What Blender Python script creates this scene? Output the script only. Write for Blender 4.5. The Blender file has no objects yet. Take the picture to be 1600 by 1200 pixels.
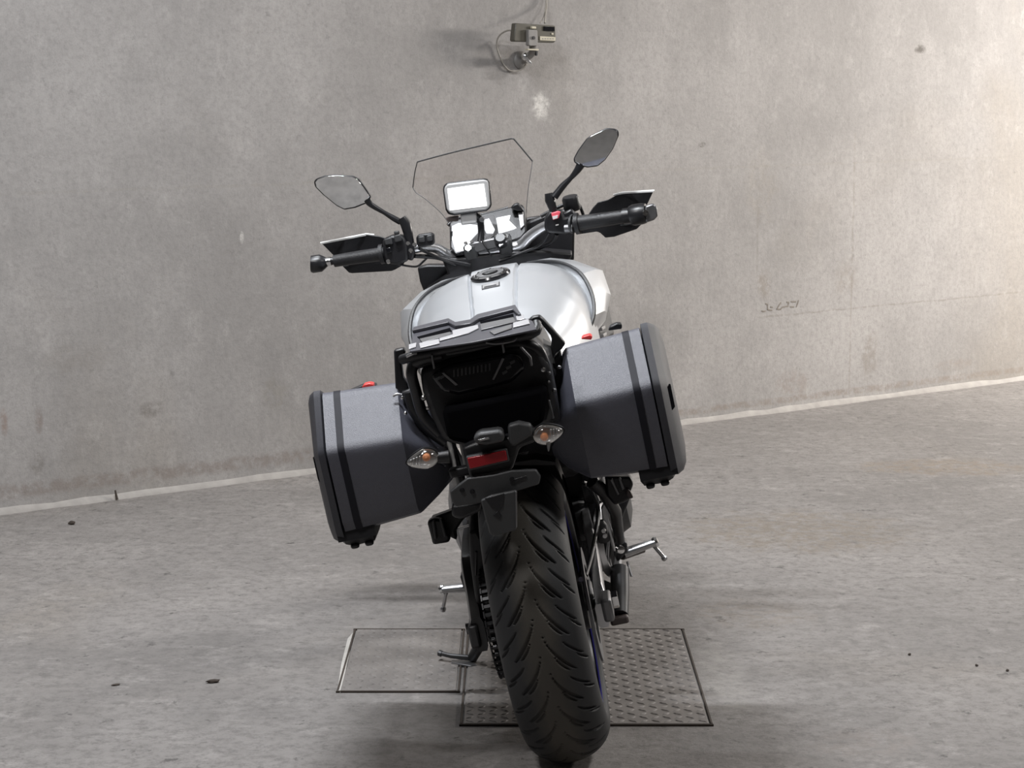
import bpy, bmesh, math, random
import numpy as np
from mathutils import Vector, Matrix, Euler
random.seed(7)
D = bpy.data
scene = bpy.context.scene
COL = scene.collection

# ------------------------------------------------------------------ camera, light, exposure
F, CAMH, PITCH = 3300.0, 1.45, 0.148
cam = D.objects.new('camera', D.cameras.new('camera')); COL.objects.link(cam)
cam.location = (0, 0, CAMH); cam.rotation_euler = (math.pi/2 - PITCH, 0, 0)
cam.data.sensor_width = 36; cam.data.lens = F/1600*36; cam.data.clip_end = 200
scene.camera = cam
vs = scene.view_settings
vs.view_transform = 'Standard'; vs.look = 'None'; vs.gamma = 1; vs.use_curve_mapping = False
vs.exposure = 0.0
world = D.worlds.new('world'); scene.world = world; world.use_nodes = True
world.node_tree.nodes['Background'].inputs[0].default_value = (0.9, 0.93, 1.0, 1)
world.node_tree.nodes['Background'].inputs[1].default_value = 0.12
CEIL = 3.3
WALL_ANG = math.atan2(9.859-6.812, 2.416+1.685)           # the long wall recedes to the right
WU = Vector((math.cos(WALL_ANG), math.sin(WALL_ANG), 0)); WN = Vector((math.sin(WALL_ANG), -math.cos(WALL_ANG), 0))
WP = Vector((0, 8.068, 0))
LZ = CEIL-.14
LAMPS = [((-0.62, 4.55, LZ), 76, (.93, .96, 1.0), 0.0, 'tube lamp on the ceiling above the rear of the motorcycle'),
         ((-0.55, 5.75, LZ), 28, (.95, .97, 1.0), 0.0, 'tube lamp on the ceiling above the front of the motorcycle'),
         ((2.45, 7.2, LZ), 60, (1.0, .98, .96), WALL_ANG, 'tube lamp on the ceiling right of the motorcycle near the wall'),
         ((-1.35, 3.25, LZ), 42, (1.0, .985, .98), WALL_ANG, 'tube lamp on the ceiling left of the motorcycle'),
         ((2.0, 4.0, LZ), 40, (1.0, .98, .96), WALL_ANG, 'tube lamp on the ceiling right of the rear tyre'),
         (tuple(WP+WU*4.7+WN*2.1+Vector((0, 0, 2.1))), 300, (1.0, .95, .89), WALL_ANG, 'flood lamp hanging by the wall beyond the right edge')]
for i, (p, w, c, rz, lb) in enumerate(LAMPS):
    if p[2] > 3:
        ld = D.lights.new('tube_light', 'AREA'); ld.shape = 'RECTANGLE'; ld.size = 0.62; ld.size_y = 0.1
    else:
        ld = D.lights.new('flood_light', 'AREA'); ld.shape = 'RECTANGLE'; ld.size = 1.2; ld.size_y = .4
    ld.energy = w; ld.color = c
    lo = D.objects.new('tube_light', ld); COL.objects.link(lo); lo.location = p; lo.rotation_euler = (0, 0, rz)
    if p[2] < 3: lo.rotation_euler = (-WN*.86-WU*.5+Vector((0, 0, -.28))).to_track_quat('-Z', 'Y').to_euler()      # turned to wash the wall

# ------------------------------------------------------------------ bike frame and pixel helpers
LEAN, YAW = math.radians(12), math.radians(-1.6)
ROOT = Vector((.135, 4.35, .002))
RM = Matrix.Rotation(YAW, 3, 'Z') @ Matrix.Rotation(-LEAN, 3, 'Y')
RT = RM.transposed()
cp, sp = math.cos(PITCH), math.sin(PITCH)
CAM = Vector((0, 0, CAMH))
def ray(px, py):
    a, b = (px-800)/F, -(py-600)/F
    return Vector((a, cp+b*sp, -sp+b*cp))
def Q(px, py, Y):                       # a point of the bike at a known distance Y ahead of its rear axle
    o = RT @ (CAM-ROOT); d = RT @ ray(px, py)
    return o + d*((Y-o.y)/d.y)
def QZ(px, py, z):                      # the same, for a known height
    o = RT @ (CAM-ROOT); d = RT @ ray(px, py)
    return o + d*((z-o.z)/d.z)
def P(l): return [Q(*p) for p in l]
def ground(px, py, z=0):
    d = ray(px, py); return CAM + d*((z-CAMH)/d.z)
def onwall(px, py, off=0.0):
    d = ray(px, py); t = (WP + WN*off - CAM).dot(WN)/d.dot(WN); return CAM + d*t
def wall_sz(px, py):
    p = onwall(px, py); return (p-WP).dot(WU), p.z

# ------------------------------------------------------------------ materials
def nodes_of(m):
    m.use_nodes = True; nt = m.node_tree; return nt, nt.nodes['Principled BSDF']
def mat(name, col, rough=.5, metal=0., spec=.5, var=.0, vscale=40, bump=0., bscale=200, coat=0., emit=None, es=0., alpha_tr=None):
    m = D.materials.new(name); nt, b = nodes_of(m); N = nt.nodes.new; Lk = nt.links.new
    b.inputs['Base Color'].default_value = (*col, 1); b.inputs['Roughness'].default_value = rough
    b.inputs['Metallic'].default_value = metal; b.inputs['Specular IOR Level'].default_value = spec
    b.inputs['Coat Weight'].default_value = coat; b.inputs['Coat Roughness'].default_value = .12
    tc = N('ShaderNodeTexCoord')
    n = N('ShaderNodeTexNoise'); n.inputs['Scale'].default_value = vscale; n.inputs['Detail'].default_value = 4
    Lk(tc.outputs['Object'], n.inputs['Vector'])
    mx = N('ShaderNodeMix'); mx.data_type = 'RGBA'
    mx.inputs[6].default_value = (*[c*(1-var) for c in col], 1); mx.inputs[7].default_value = (*[min(1, c*(1+var)) for c in col], 1)
    Lk(n.outputs['Fac'], mx.inputs[0]); Lk(mx.outputs[2], b.inputs['Base Color'])
    if bump:
        n2 = N('ShaderNodeTexNoise'); n2.inputs['Scale'].default_value = bscale; n2.inputs['Detail'].default_value = 3
        Lk(tc.outputs['Object'], n2.inputs['Vector'])
        bp = N('ShaderNodeBump'); bp.inputs['Strength'].default_value = bump; bp.inputs['Distance'].default_value = .002
        Lk(n2.outputs['Fac'], bp.inputs['Height']); Lk(bp.outputs['Normal'], b.inputs['Normal'])
    if emit:
        b.inputs['Emission Color'].default_value = (*emit, 1); b.inputs['Emission Strength'].default_value = es
    return m
M = {}
M['black'] = mat('black_plastic', (.012, .012, .014), .42, var=.2, bump=.25, bscale=500)
M['blackgloss'] = mat('gloss_black', (.008, .008, .01), .18, var=.1)
M['blackmetal'] = mat('black_paint_metal', (.014, .014, .016), .35, metal=.0, var=.2)
M['darkgrey'] = mat('dark_grey_plastic', (.045, .046, .048), .5, var=.25, bump=.2, bscale=400)
M['case'] = mat('case_plastic', (.075, .077, .098), .44, spec=.75, var=.12, vscale=120, bump=.5, bscale=700)
M['caselid'] = mat('case_lid_plastic', (.034, .035, .044), .52, spec=.5, var=.12, vscale=120, bump=.4, bscale=700)
M['caseband'] = mat('case_band', (.014, .014, .02), .6, spec=.2, var=.12)
M['rubber'] = mat('grip_rubber', (.016, .016, .018), .48, var=.2, bump=.3, bscale=300)
M['matte'] = mat('matte_black', (.006, .006, .007), 1., spec=0.)
M['silver'] = mat('silver_paint', (.53, .545, .565), .37, metal=.45, var=.03, vscale=900, coat=.2)
M['alu'] = mat('brushed_aluminium', (.55, .55, .56), .32, metal=.9, var=.1, vscale=60)
M['chrome'] = mat('bright_metal', (.72, .72, .72), .18, metal=1., var=.04)
M['steel'] = mat('dull_steel', (.2, .2, .205), .42, metal=.8, var=.25)
M['darksteel'] = mat('dark_steel', (.06, .06, .062), .45, metal=.7, var=.3)
M['rackgrey'] = mat('rack_grey', (.06, .06, .072), .36, spec=.6, var=.1)
M['rackpanel'] = mat('rack_panel', (.55, .55, .57), .3, metal=.3, var=.06)
M['red'] = mat('red_reflector', (.32, .012, .018), .3, var=.15, vscale=300)
M['redlatch'] = mat('red_latch', (.75, .05, .045), .4, var=.1)
M['redswitch'] = mat('red_switch', (.85, .12, .16), .4, var=.08)
M['blue'] = mat('blue_rim_paint', (.05, .045, .28), .3, var=.15)
M['seat'] = mat('seat_vinyl', (.02, .02, .021), .6, var=.2, bump=.4, bscale=600)
M['brown'] = mat('brown_trim', (.10, .08, .075), .5, var=.2)
M['fin'] = mat('radiator_fin', (.35, .34, .34), .5, metal=.4, var=.1)
M['bezel'] = mat('gps_bezel', (.46, .46, .46), .45, var=.05)
M['gps'] = mat('gps_screen_lit', (.8, .8, .8), .2, emit=(1, 1, 1), es=1.6)
M['tft'] = mat('dash_screen_glare', (.5, .5, .5), .12, emit=(.95, .97, 1), es=1.0)  # emission stands in for ceiling lamp glare on the dash screens
M['dashgloss'] = mat('dash_gloss', (.35, .35, .36), .16, metal=.7, var=.05)
M['mirror'] = mat('mirror_glass', (.85, .87, .88), .03, metal=1.)
M['white'] = mat('white_edge', (.75, .75, .74), .4, var=.03)
M['amber'] = mat('amber_bulb', (.62, .26, .13), .3, var=.2, vscale=200, emit=(.8, .25, .08), es=.05)
M['device'] = mat('device_brown', (.085, .078, .062), .4, var=.12)
M['devgrey'] = mat('device_bracket', (.22, .21, .2), .45, var=.12)
M['devpale'] = mat('device_pale', (.5, .46, .36), .45, var=.1)
M['cable'] = mat('grey_cable', (.30, .28, .25), .5, var=.1)
M['cover'] = mat('steel_cover', (.225, .208, .196), .6, metal=.25, var=.4, vscale=9, bump=.3, bscale=120)
M['chip'] = mat('dark_chip', (.05, .038, .03), .8, var=.3)
M['ink'] = mat('pencil_mark', (.22, .195, .17), .9, var=.2)
M['patch'] = mat('pale_mortar', (.5, .48, .45), .9, var=.2, vscale=60, bump=.5, bscale=90)
M['trim'] = mat('kerb_mortar', (.36, .34, .32), .9, var=.3, vscale=18, bump=.6, bscale=60)
M['ceil'] = mat('ceiling_concrete', (.36, .35, .34), .9, var=.15, vscale=3)

def lens_mat(name, tint, gloss=.06, rough=.05, fk=.35):
    m = D.materials.new(name); m.use_nodes = True; nt = m.node_tree; nt.nodes.clear(); N = nt.nodes.new; Lk = nt.links.new
    o = N('ShaderNodeOutputMaterial'); t = N('ShaderNodeBsdfTransparent'); g = N('ShaderNodeBsdfGlossy'); mx = N('ShaderNodeMixShader')
    t.inputs[0].default_value = (*tint, 1); g.inputs['Roughness'].default_value = rough; g.inputs[0].default_value = (1, 1, 1, 1)
    fr = N('ShaderNodeLayerWeight'); fr.inputs['Blend'].default_value = .25
    ma = N('ShaderNodeMath'); ma.operation = 'MULTIPLY_ADD'; ma.inputs[1].default_value = fk; ma.inputs[2].default_value = gloss
    Lk(fr.outputs['Fresnel'], ma.inputs[0]); Lk(ma.outputs[0], mx.inputs[0]); Lk(t.outputs[0], mx.inputs[1]); Lk(g.outputs[0], mx.inputs[2]); Lk(mx.outputs[0], o.inputs[0])
    return m
M['screen'] = lens_mat('clear_acrylic', (.985, .975, .97), .0, .05, .12)
M['lens'] = lens_mat('clear_lens', (.93, .93, .92), .12, .12)

def tyre_mat():
    m = D.materials.new('tyre_rubber'); nt, b = nodes_of(m); N = nt.nodes.new; Lk = nt.links.new
    tc = N('ShaderNodeTexCoord'); sx = N('ShaderNodeSeparateXYZ'); Lk(tc.outputs['Object'], sx.inputs[0])
    ab = N('ShaderNodeMath'); ab.operation = 'ABSOLUTE'; Lk(sx.outputs['X'], ab.inputs[0])
    n = N('ShaderNodeTexNoise'); n.inputs['Scale'].default_value = 25; n.inputs['Detail'].default_value = 5; Lk(tc.outputs['Object'], n.inputs['Vector'])
    ad = N('ShaderNodeMath'); ad.operation = 'MULTIPLY_ADD'; ad.inputs[1].default_value = .03; Lk(n.outputs['Fac'], ad.inputs[0]); Lk(ab.outputs[0], ad.inputs[2])
    mr = N('ShaderNodeMapRange'); mr.inputs[1].default_value = .035; mr.inputs[2].default_value = .065; Lk(ad.outputs[0], mr.inputs[0])
    mx = N('ShaderNodeMix'); mx.data_type = 'RGBA'; mx.inputs[6].default_value = (.058, .052, .043, 1); mx.inputs[7].default_value = (.02, .021, .023, 1)
    Lk(mr.outputs[0], mx.inputs[0]); Lk(mx.outputs[2], b.inputs['Base Color'])
    b.inputs['Roughness'].default_value = .62
    n2 = N('ShaderNodeTexNoise'); n2.inputs['Scale'].default_value = 600; Lk(tc.outputs['Object'], n2.inputs['Vector'])
    bp = N('ShaderNodeBump'); bp.inputs['Strength'].default_value = .3; bp.inputs['Distance'].default_value = .001
    Lk(n2.outputs['Fac'], bp.inputs['Height']); Lk(bp.outputs['Normal'], b.inputs['Normal'])
    return m
M['tyre'] = tyre_mat()

def concrete(name, base, spots, coord_axes, stretch, lines=(), speck=.5, grain=1.0, fine=45):
    """concrete with broad tone changes, fine grain, specks and single stains or painted shade (centre, radii, colour, strength) in object space"""
    m = D.materials.new(name); nt, b = nodes_of(m); N = nt.nodes.new; Lk = nt.links.new
    tc = N('ShaderNodeTexCoord'); O = tc.outputs['Object']
    def noise(scale, detail, rough=.6, vec=None, dist=0.):
        n = N('ShaderNodeTexNoise'); n.inputs['Scale'].default_value = scale; n.inputs['Detail'].default_value = detail
        n.inputs['Roughness'].default_value = rough; n.inputs['Distortion'].default_value = dist
        Lk(vec or O, n.inputs['Vector']); return n.outputs['Fac']
    def rng(x, a, b_, c=0., d=1.):
        r = N('ShaderNodeMapRange'); r.interpolation_type = 'SMOOTHSTEP'
        for i, v in zip((1, 2, 3, 4), (a, b_, c, d)): r.inputs[i].default_value = v
        Lk(x, r.inputs[0]); return r.outputs[0]
    def mix(fac, a, colr, mode='MIX'):
        x = N('ShaderNodeMix'); x.data_type = 'RGBA'; x.blend_type = mode
        if isinstance(fac, float): x.inputs[0].default_value = fac
        else: Lk(fac, x.inputs[0])
        if isinstance(a, tuple): x.inputs[6].default_value = (*a, 1)
        else: Lk(a, x.inputs[6])
        x.inputs[7].default_value = (*colr, 1); return x.outputs[2]
    def math_(op, a, b_):
        x = N('ShaderNodeMath'); x.operation = op
        for i, v in enumerate((a, b_)):
            if isinstance(v, (int, float)): x.inputs[i].default_value = v
            else: Lk(v, x.inputs[i])
        return x.outputs[0]
    mp = N('ShaderNodeMapping'); mp.inputs['Scale'].default_value = stretch; Lk(O, mp.inputs[0]); SV = mp.outputs[0]
    dark = tuple(c*.78 for c in base); lite = tuple(min(1, c*1.14) for c in base); warm = (base[0]*.92, base[1]*.86, base[2]*.76)
    c = mix(rng(noise(.9, 6, .65), .3, .72), dark, lite)
    c = mix(math_('MULTIPLY', rng(noise(.55, 5, .6, dist=.6), .52, .72), .45), c, warm)
    c = mix(math_('MULTIPLY', rng(noise(2.6, 7, .72, SV), .5, .75), .42), c, tuple(x*.62 for x in base))
    c = mix(math_('MULTIPLY', rng(noise(9, 9, .8, SV), .5, .68), .5*grain), c, tuple(min(1, x*1.3) for x in base))
    c = mix(math_('MULTIPLY', rng(noise(fine, 6, .85), .42, .66), .55*grain), c, tuple(x*.6 for x in base))
    c = mix(math_('MULTIPLY', rng(noise(fine*.6, 4, .75), .6, .7), speck), c, tuple(x*.38 for x in base))
    if spots or lines:
        sep = N('ShaderNodeSeparateXYZ'); Lk(O, sep.inputs[0])
        A, B = sep.outputs[coord_axes[0]], sep.outputs[coord_axes[1]]
        wob = noise(9, 5, .7); wob2 = noise(24, 4, .7)
        for (ca, cb, ra, rb, colr, st) in spots:
            da = math_('DIVIDE', math_('SUBTRACT', A, ca), ra); db = math_('DIVIDE', math_('SUBTRACT', B, cb), rb)
            dd = math_('ADD', math_('MULTIPLY', da, da), math_('MULTIPLY', db, db))
            dd = math_('ADD', dd, math_('MULTIPLY', math_('SUBTRACT', wob, .5), 3.2))
            c = mix(math_('MULTIPLY', math_('MULTIPLY', rng(dd, 1.25, .2), rng(wob2, .35, .6)), st), c, colr)
        for (axis, pos, lo, hi, wdt, colr, st) in lines:         # joint lines left by the shuttering
            X, Y = (A, B) if axis == 'a' else (B, A)
            dx = math_('ABSOLUTE', math_('SUBTRACT', math_('ADD', X, math_('MULTIPLY', math_('SUBTRACT', wob, .5), .02)), pos), 0)
            f = rng(dx, wdt, wdt*.3)
            g = math_('MULTIPLY', rng(Y, lo, lo+.05), rng(Y, hi, hi-.05))
            c = mix(math_('MULTIPLY', math_('MULTIPLY', f, g), math_('MULTIPLY', rng(wob2, .35, .6), st)), c, colr)
    Lk(c, b.inputs['Base Color']); b.inputs['Roughness'].default_value = .85; b.inputs['Specular IOR Level'].default_value = .25
    hsum = math_('ADD', math_('MULTIPLY', noise(70, 6, .75), .5), math_('MULTIPLY', noise(12, 6, .7, SV), 1.0))
    bp = N('ShaderNodeBump'); bp.inputs['Strength'].default_value = .6*grain; bp.inputs['Distance'].default_value = .007
    Lk(hsum, bp.inputs['Height']); Lk(bp.outputs['Normal'], b.inputs['Normal'])
    return m
def wspot(px, py, rpx, rpy, col, st):
    s, z = wall_sz(px, py); s2, _ = wall_sz(px+rpx, py); _, z2 = wall_sz(px, py-rpy)
    return (s, z, abs(s2-s), abs(z2-z), col, st)
GD = (.16, .145, .13); GL = (.62, .60, .57)
wall_spots = [wspot(846, 162, 16, 26, (.66, .64, .61), .9), wspot(235, 640, 22, 14, GD, .55), wspot(60, 655, 7, 24, (.2, .16, .14), .6),
    wspot(6, 660, 7, 24, (.24, .17, .14), .6), wspot(57, 722, 14, 20, GD, .5), wspot(1195, 445, 12, 26, (.24, .21, .18), .5),
    wspot(1322, 430, 20, 34, (.26, .23, .2), .35), wspot(1360, 555, 14, 34, (.22, .19, .16), .45), wspot(1438, 77, 9, 8, (.1, .09, .08), .8),
    wspot(1097, 226, 6, 5, (.1, .09, .08), .8), wspot(1238, 600, 26, 22, (.25, .2, .17), .4), wspot(1490, 570, 30, 10, (.25, .21, .18), .4),
    wspot(430, 612, 22, 26, (.24, .22, .19), .35), wspot(795, 92, 22, 20, (.2, .18, .16), .5), wspot(378, 372, 4, 12, GL, .8),  # the spot left of the wall camera paints its cast shadow
    wspot(1190, 290, 30, 60, (.3, .27, .23), .25), wspot(120, 560, 60, 24, (.24, .22, .2), .3), wspot(1345, 630, 6, 14, (.16, .13, .1), .6)]
sl, zl = wall_sz(1330, 482)
s_a, z_a = wall_sz(160, 300)
wall_lines = [('b', zl, wall_sz(1180, 480)[0], wall_sz(1600, 470)[0], .006, (.2, .18, .15), .4),
              ('b', 1.05, -6, 6, .008, (.3, .28, .25), .3),
              ('a', wall_sz(1330, 480)[0], .0, 1.2, .008, (.24, .21, .18), .35),
              ('a', wall_sz(1183, 420)[0], .55, .9, .008, (.2, .18, .16), .3),
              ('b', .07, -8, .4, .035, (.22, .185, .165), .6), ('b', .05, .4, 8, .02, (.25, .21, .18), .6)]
M['wall'] = concrete('wall_concrete', (.355, .339, .328), wall_spots, ('X', 'Z'), (1, 1, .7), wall_lines, speck=.3, grain=.8, fine=42)
def gspot(px, py, rpx, rpy, col, st):
    g = ground(px, py); a = ground(px+rpx, py); b = ground(px, py-rpy)
    return (g.x, g.y, abs(a.x-g.x), abs(b.y-g.y), col, st)
floor_spots = [gspot(1250, 830, 190, 34, (.22, .185, .145), .55), gspot(1480, 730, 150, 14, (.24, .19, .14), .5), gspot(1180, 960, 100, 25, (.22, .185, .15), .35),
    gspot(310, 1125, 30, 22, (.2, .19, .18), .4), gspot(620, 1000, 110, 60, (.24, .22, .2), .3), gspot(1130, 1060, 40, 60, (.40, .38, .35), .4),
    gspot(1350, 1160, 90, 25, (.25, .22, .2), .35)]
M['floor'] = concrete('floor_concrete', (.285, .268, .256), floor_spots, ('X', 'Y'), (.8, 1.0, 1), speck=.85, grain=1.5, fine=26)

# ------------------------------------------------------------------ mesh helpers
def link(name, me, m, parent=None):
    o = D.objects.new(name, me); COL.objects.link(o)
    if m is not None: me.materials.append(M[m] if isinstance(m, str) else m)
    if parent is not None: o.parent = parent
    return o
def finish(name, bm, m, parent, bev=0., smooth=True, ang=35, segs=2):
    bmesh.ops.recalc_face_normals(bm, faces=bm.faces)
    me = D.meshes.new(name); bm.to_mesh(me); bm.free()
    if smooth:
        me.polygons.foreach_set('use_smooth', [True]*len(me.polygons)); me.set_sharp_from_angle(angle=math.radians(ang))
    o = link(name, me, m, parent)
    if bev:
        b = o.modifiers.new('bevel', 'BEVEL'); b.width = bev; b.segments = segs; b.limit_method = 'ANGLE'; b.angle_limit = math.radians(30)
    return o
def from_rings(name, rings, m, parent, cap=True, closed=True, loop=False, bev=0., ang=35):
    bm = bmesh.new(); R_ = [[bm.verts.new(v) for v in r] for r in rings]; n = len(rings[0])
    pairs = list(zip(R_, R_[1:])) + ([(R_[-1], R_[0])] if loop else [])
    for a, b in pairs:
        for i in range(n if closed else n-1):
            bm.faces.new((a[i], a[(i+1) % n], b[(i+1) % n], b[i]))
    if cap and closed and not loop:
        bm.faces.new(R_[0]); bm.faces.new(R_[-1])
    return finish(name, bm, m, parent, bev, ang=ang)
def slab(name, parent, m, pts, Y, t, bev=.003, shift=(0, 0)):
    """an outline (pixels) standing at distance Y, thickness t forward"""
    a = [Q(p[0], p[1], p[2] if len(p) > 2 else Y) for p in pts]
    return prism(name, parent, m, a, Vector((shift[0], t, shift[1])), bev)
def prism(name, parent, m, a, d, bev=.003):
    bm = bmesh.new(); A = [bm.verts.new(v) for v in a]; B = [bm.verts.new(v+d) for v in a]; n = len(a)
    bm.faces.new(A); bm.faces.new(B)
    for i in range(n): bm.faces.new((A[i], A[(i+1) % n], B[(i+1) % n], B[i]))
    return finish(name, bm, m, parent, bev)
def smooth_path(pts, k=6):
    out = []; n = len(pts)
    for i in range(n-1):
        p0, p1, p2, p3 = pts[max(i-1, 0)], pts[i], pts[i+1], pts[min(i+2, n-1)]
        for j in range(k):
            t = j/k
            out.append(.5*((2*p1)+(p2-p0)*t+(2*p0-5*p1+4*p2-p3)*t*t+(3*p1-p0-3*p2+p3)*t**3))
    out.append(pts[-1]); return out
def tube(name, parent, m, pts, r, seg=10, smooth=0, sq=None):
    pts = [Vector(p) for p in pts]
    n0 = len(pts); rr = r if isinstance(r, (list, tuple)) else [r]*n0
    if smooth:
        new = smooth_path(pts, smooth); rr = [rr[min(int(i/smooth), n0-1)]*(1-(i/smooth) % 1)+rr[min(int(i/smooth)+1, n0-1)]*((i/smooth) % 1) for i in range(len(new))]; pts = new
    rings = []; up = None
    for i, p in enumerate(pts):
        t = (pts[min(i+1, len(pts)-1)]-pts[max(i-1, 0)]).normalized()
        if up is None:
            up = Vector((0, 0, 1)) if abs(t.z) < .9 else Vector((0, 1, 0))
        s = t.cross(up).normalized(); up = s.cross(t).normalized()
        ring = []
        for k in range(seg):
            a = 2*math.pi*(k+.5)/seg
            ca, sa = math.cos(a), math.sin(a)
            if sq: ring.append(p+s*(ca*rr[i]*sq[0])+up*(sa*rr[i]*sq[1]))
            else: ring.append(p+s*(ca*rr[i])+up*(sa*rr[i]))
        rings.append(ring)
    return from_rings(name, rings, m, parent, ang=50)
def rbox(name, parent, m, c, size, rot=(0, 0, 0), bev=.004):
    bm = bmesh.new(); bmesh.ops.create_cube(bm, size=1)
    bmesh.ops.scale(bm, vec=size, verts=bm.verts); bmesh.ops.rotate(bm, matrix=Euler(rot).to_matrix(), verts=bm.verts)
    bmesh.ops.translate(bm, vec=c, verts=bm.verts)
    return finish(name, bm, m, parent, bev)
def lathe(name, parent, m, prof, c, axis, seg=32, bev=0., loop=False, ang=30):
    ax = Vector(axis).normalized(); q = Vector((0, 0, 1)).rotation_difference(ax); c = Vector(c)
    rings = [[c + q @ Vector((r*math.cos(2*math.pi*k/seg), r*math.sin(2*math.pi*k/seg), h)) for k in range(seg)] for r, h in prof]
    return from_rings(name, rings, m, parent, cap=not loop, loop=loop, ang=ang)
def thing(name, label, cat, loc=(0, 0, 0), rot=(0, 0, 0), group=None):
    o = D.objects.new(name, None); COL.objects.link(o); o.empty_display_size = .05; o.location = loc; o.rotation_euler = rot
    o['label'] = label; o['category'] = cat
    if group: o['group'] = group
    return o
def tag(o, label, cat, group=None):
    o['label'] = label; o['category'] = cat
    if group: o['group'] = group
    return o
def plabel(o, t): o['label'] = t; return o

# ------------------------------------------------------------------ the setting
def quad_struct(name, verts, m, thick=None):
    bm = bmesh.new(); bm.faces.new([bm.verts.new(v) for v in verts]); o = finish(name, bm, m, None, smooth=False); o['kind'] = 'structure'; return o
fl = quad_struct('floor', [(-14, -9, 0), (16, -9, 0), (16, 20, 0), (-14, 20, 0)], 'floor')
wl = quad_struct('wall_back', [(-13, 0, 0), (13, 0, 0), (13, 0, CEIL), (-13, 0, CEIL)], 'wall'); wl.location = WP; wl.rotation_euler = (0, 0, WALL_ANG)
wf = quad_struct('wall_front', [(-13, 0, 0), (13, 0, 0), (13, 0, CEIL), (-13, 0, CEIL)], M['wall']); wf.location = WP + WN*11.5; wf.rotation_euler = (0, 0, WALL_ANG)
ce = quad_struct('ceiling', [(-14, -9, CEIL), (16, -9, CEIL), (16, 20, CEIL), (-14, 20, CEIL)], 'ceil')
# uneven mortar fillet along the foot of the wall
rings = []
rg = random.Random(3)
for i in range(161):
    s = -9+18*i/160; h = .008+.008*rg.random(); w = .010+.012*rg.random()
    rings.append([Vector((s, 0.0, 0)), Vector((s, -w, 0)), Vector((s, -w*.8, h*.7)), Vector((s, 0, h+.008))])
tr = from_rings('trim_1', rings, 'trim', None); tr.location = WP; tr.rotation_euler = (0, 0, WALL_ANG); tr['kind'] = 'structure'
for i, (p, w, c, rz, lb) in enumerate(LAMPS):               # the lamps' housings, above the frame
    t = thing('tube_lamp', lb, 'lamp', p, (0, 0, rz))
    rbox('housing', t, 'white', (0, 0, .05 if p[2] > 3 else .14), (.72, .16, .06))
    if p[2] < CEIL-.3: tube('hanger', t, 'alu', [(0, 0, .15), (0, 0, CEIL-p[2])], .01)
    else: tube('hanger', t, 'alu', [(0, 0, .08), (0, 0, CEIL-p[2])], .03)

# ------------------------------------------------------------------ steel covers in the floor
def cover(name, x0, x1, y0, y1, label):
    t = thing(name, label, 'floor cover', ((x0+x1)/2, (y0+y1)/2, 0), group='steel covers let into the floor')
    w, l = x1-x0, y1-y0
    rbox('plate', t, 'cover', (0, 0, .0015), (w, l, .007), bev=.0015)
    bm = bmesh.new(); nx, ny = int(w/.026), int(l/.026)
    for i in range(nx):
        for j in range(ny):
            cx, cy = -w/2+(i+.5)*w/nx, -l/2+(j+.5)*l/ny; a = math.radians(40 if (i+j) % 2 else -40)
            d = Vector((math.cos(a), math.sin(a), 0)); s = Vector((-d.y, d.x, 0)); c0 = Vector((cx, cy, .005))
            v = [bm.verts.new(c0+d*.013), bm.verts.new(c0+s*.0045), bm.verts.new(c0-d*.013), bm.verts.new(c0-s*.0045)]
            tp = bm.verts.new(c0+d*.006+Vector((0, 0, .0022))); tq = bm.verts.new(c0-d*.006+Vector((0, 0, .0022)))
            bm.faces.new((v[0], v[1], tp)); bm.faces.new((v[1], v[2], tq)); bm.faces.new((v[1], tq, tp)); bm.faces.new((v[2], v[3], tq)); bm.faces.new((v[3], v[0], tp)); bm.faces.new((v[3], tp, tq))
    o = finish('tread_lugs', bm, 'cover', t, smooth=False); o['kind'] = 'stuff'
    # frame angle round the opening
    for k, (c, sz) in enumerate((((0, -l/2-.006, .002), (w+.02, .005, .006)), ((0, l/2+.006, .002), (w+.02, .005, .006)), ((-w/2-.006, 0, .002), (.005, l, .006)), ((w/2+.006, 0, .002), (.005, l, .006)))):
        rbox('frame_bar', t, 'chip', c, sz, bev=.001)
cover('floor_cover', -.404, -.132, 4.81, 5.355, 'narrow steel cover plate in the floor under the side stand')
cover('floor_cover', -.108, .44, 4.555, 5.355, 'wide treaded steel cover plate in the floor under the rear tyre')
pa = [ground(*p) for p in ((527, 1082), (533, 1040), (543, 1000), (556, 985), (551, 1000), (538, 1060), (532, 1083))]
tag(prism('mortar_patch', None, 'patch', pa, Vector((0, 0, .004)), .001), 'pale sliver of mortar along the left edge of the narrow floor cover', 'mortar patch')

# ------------------------------------------------------------------ things on the floor and the wall
def chip(name, px, py, sx, sy, sz, rz, m, label, cat, group=None):
    g = ground(px, py); bm = bmesh.new(); bmesh.ops.create_icosphere(bm, subdivisions=2, radius=1); r = random.Random(px)
    for v in bm.verts:
        v.co *= .8+.4*r.random(); v.co.x *= sx/2; v.co.y *= sy/2; v.co.z *= sz/2
    o = finish(name, bm, m, None); o.location = (g.x, g.y, sz*.45); o.rotation_euler = (0, 0, rz); tag(o, label, cat, group); return o
chip('wood_chip', 333, 1067, .034, .012, .010, .25, 'chip', 'dark wood chip lying on the bare floor left of the motorcycle', 'wood chip')
chip('dry_leaf', 181, 1071, .022, .010, .004, .5, 'chip', 'small curled dry leaf on the floor left of the wood chip', 'leaf')
chip('pebble', 112, 820, .022, .012, .014, .2, 'chip', 'dark bit of grit on the floor near the wall at far left', 'pebble')
for px, py, lb in ((1526, 1041, 'dark pebble on the right side of the floor, left of a pair'), (1574, 1049, 'dark pebble on the right side of the floor, right of a pair'), (1421, 1024, 'dark pebble on the floor right of the wide steel cover')):
    chip('pebble', px, py, .008, .008, .006, .3, 'chip', lb, 'pebble', 'pebbles at the right of the floor')
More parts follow.
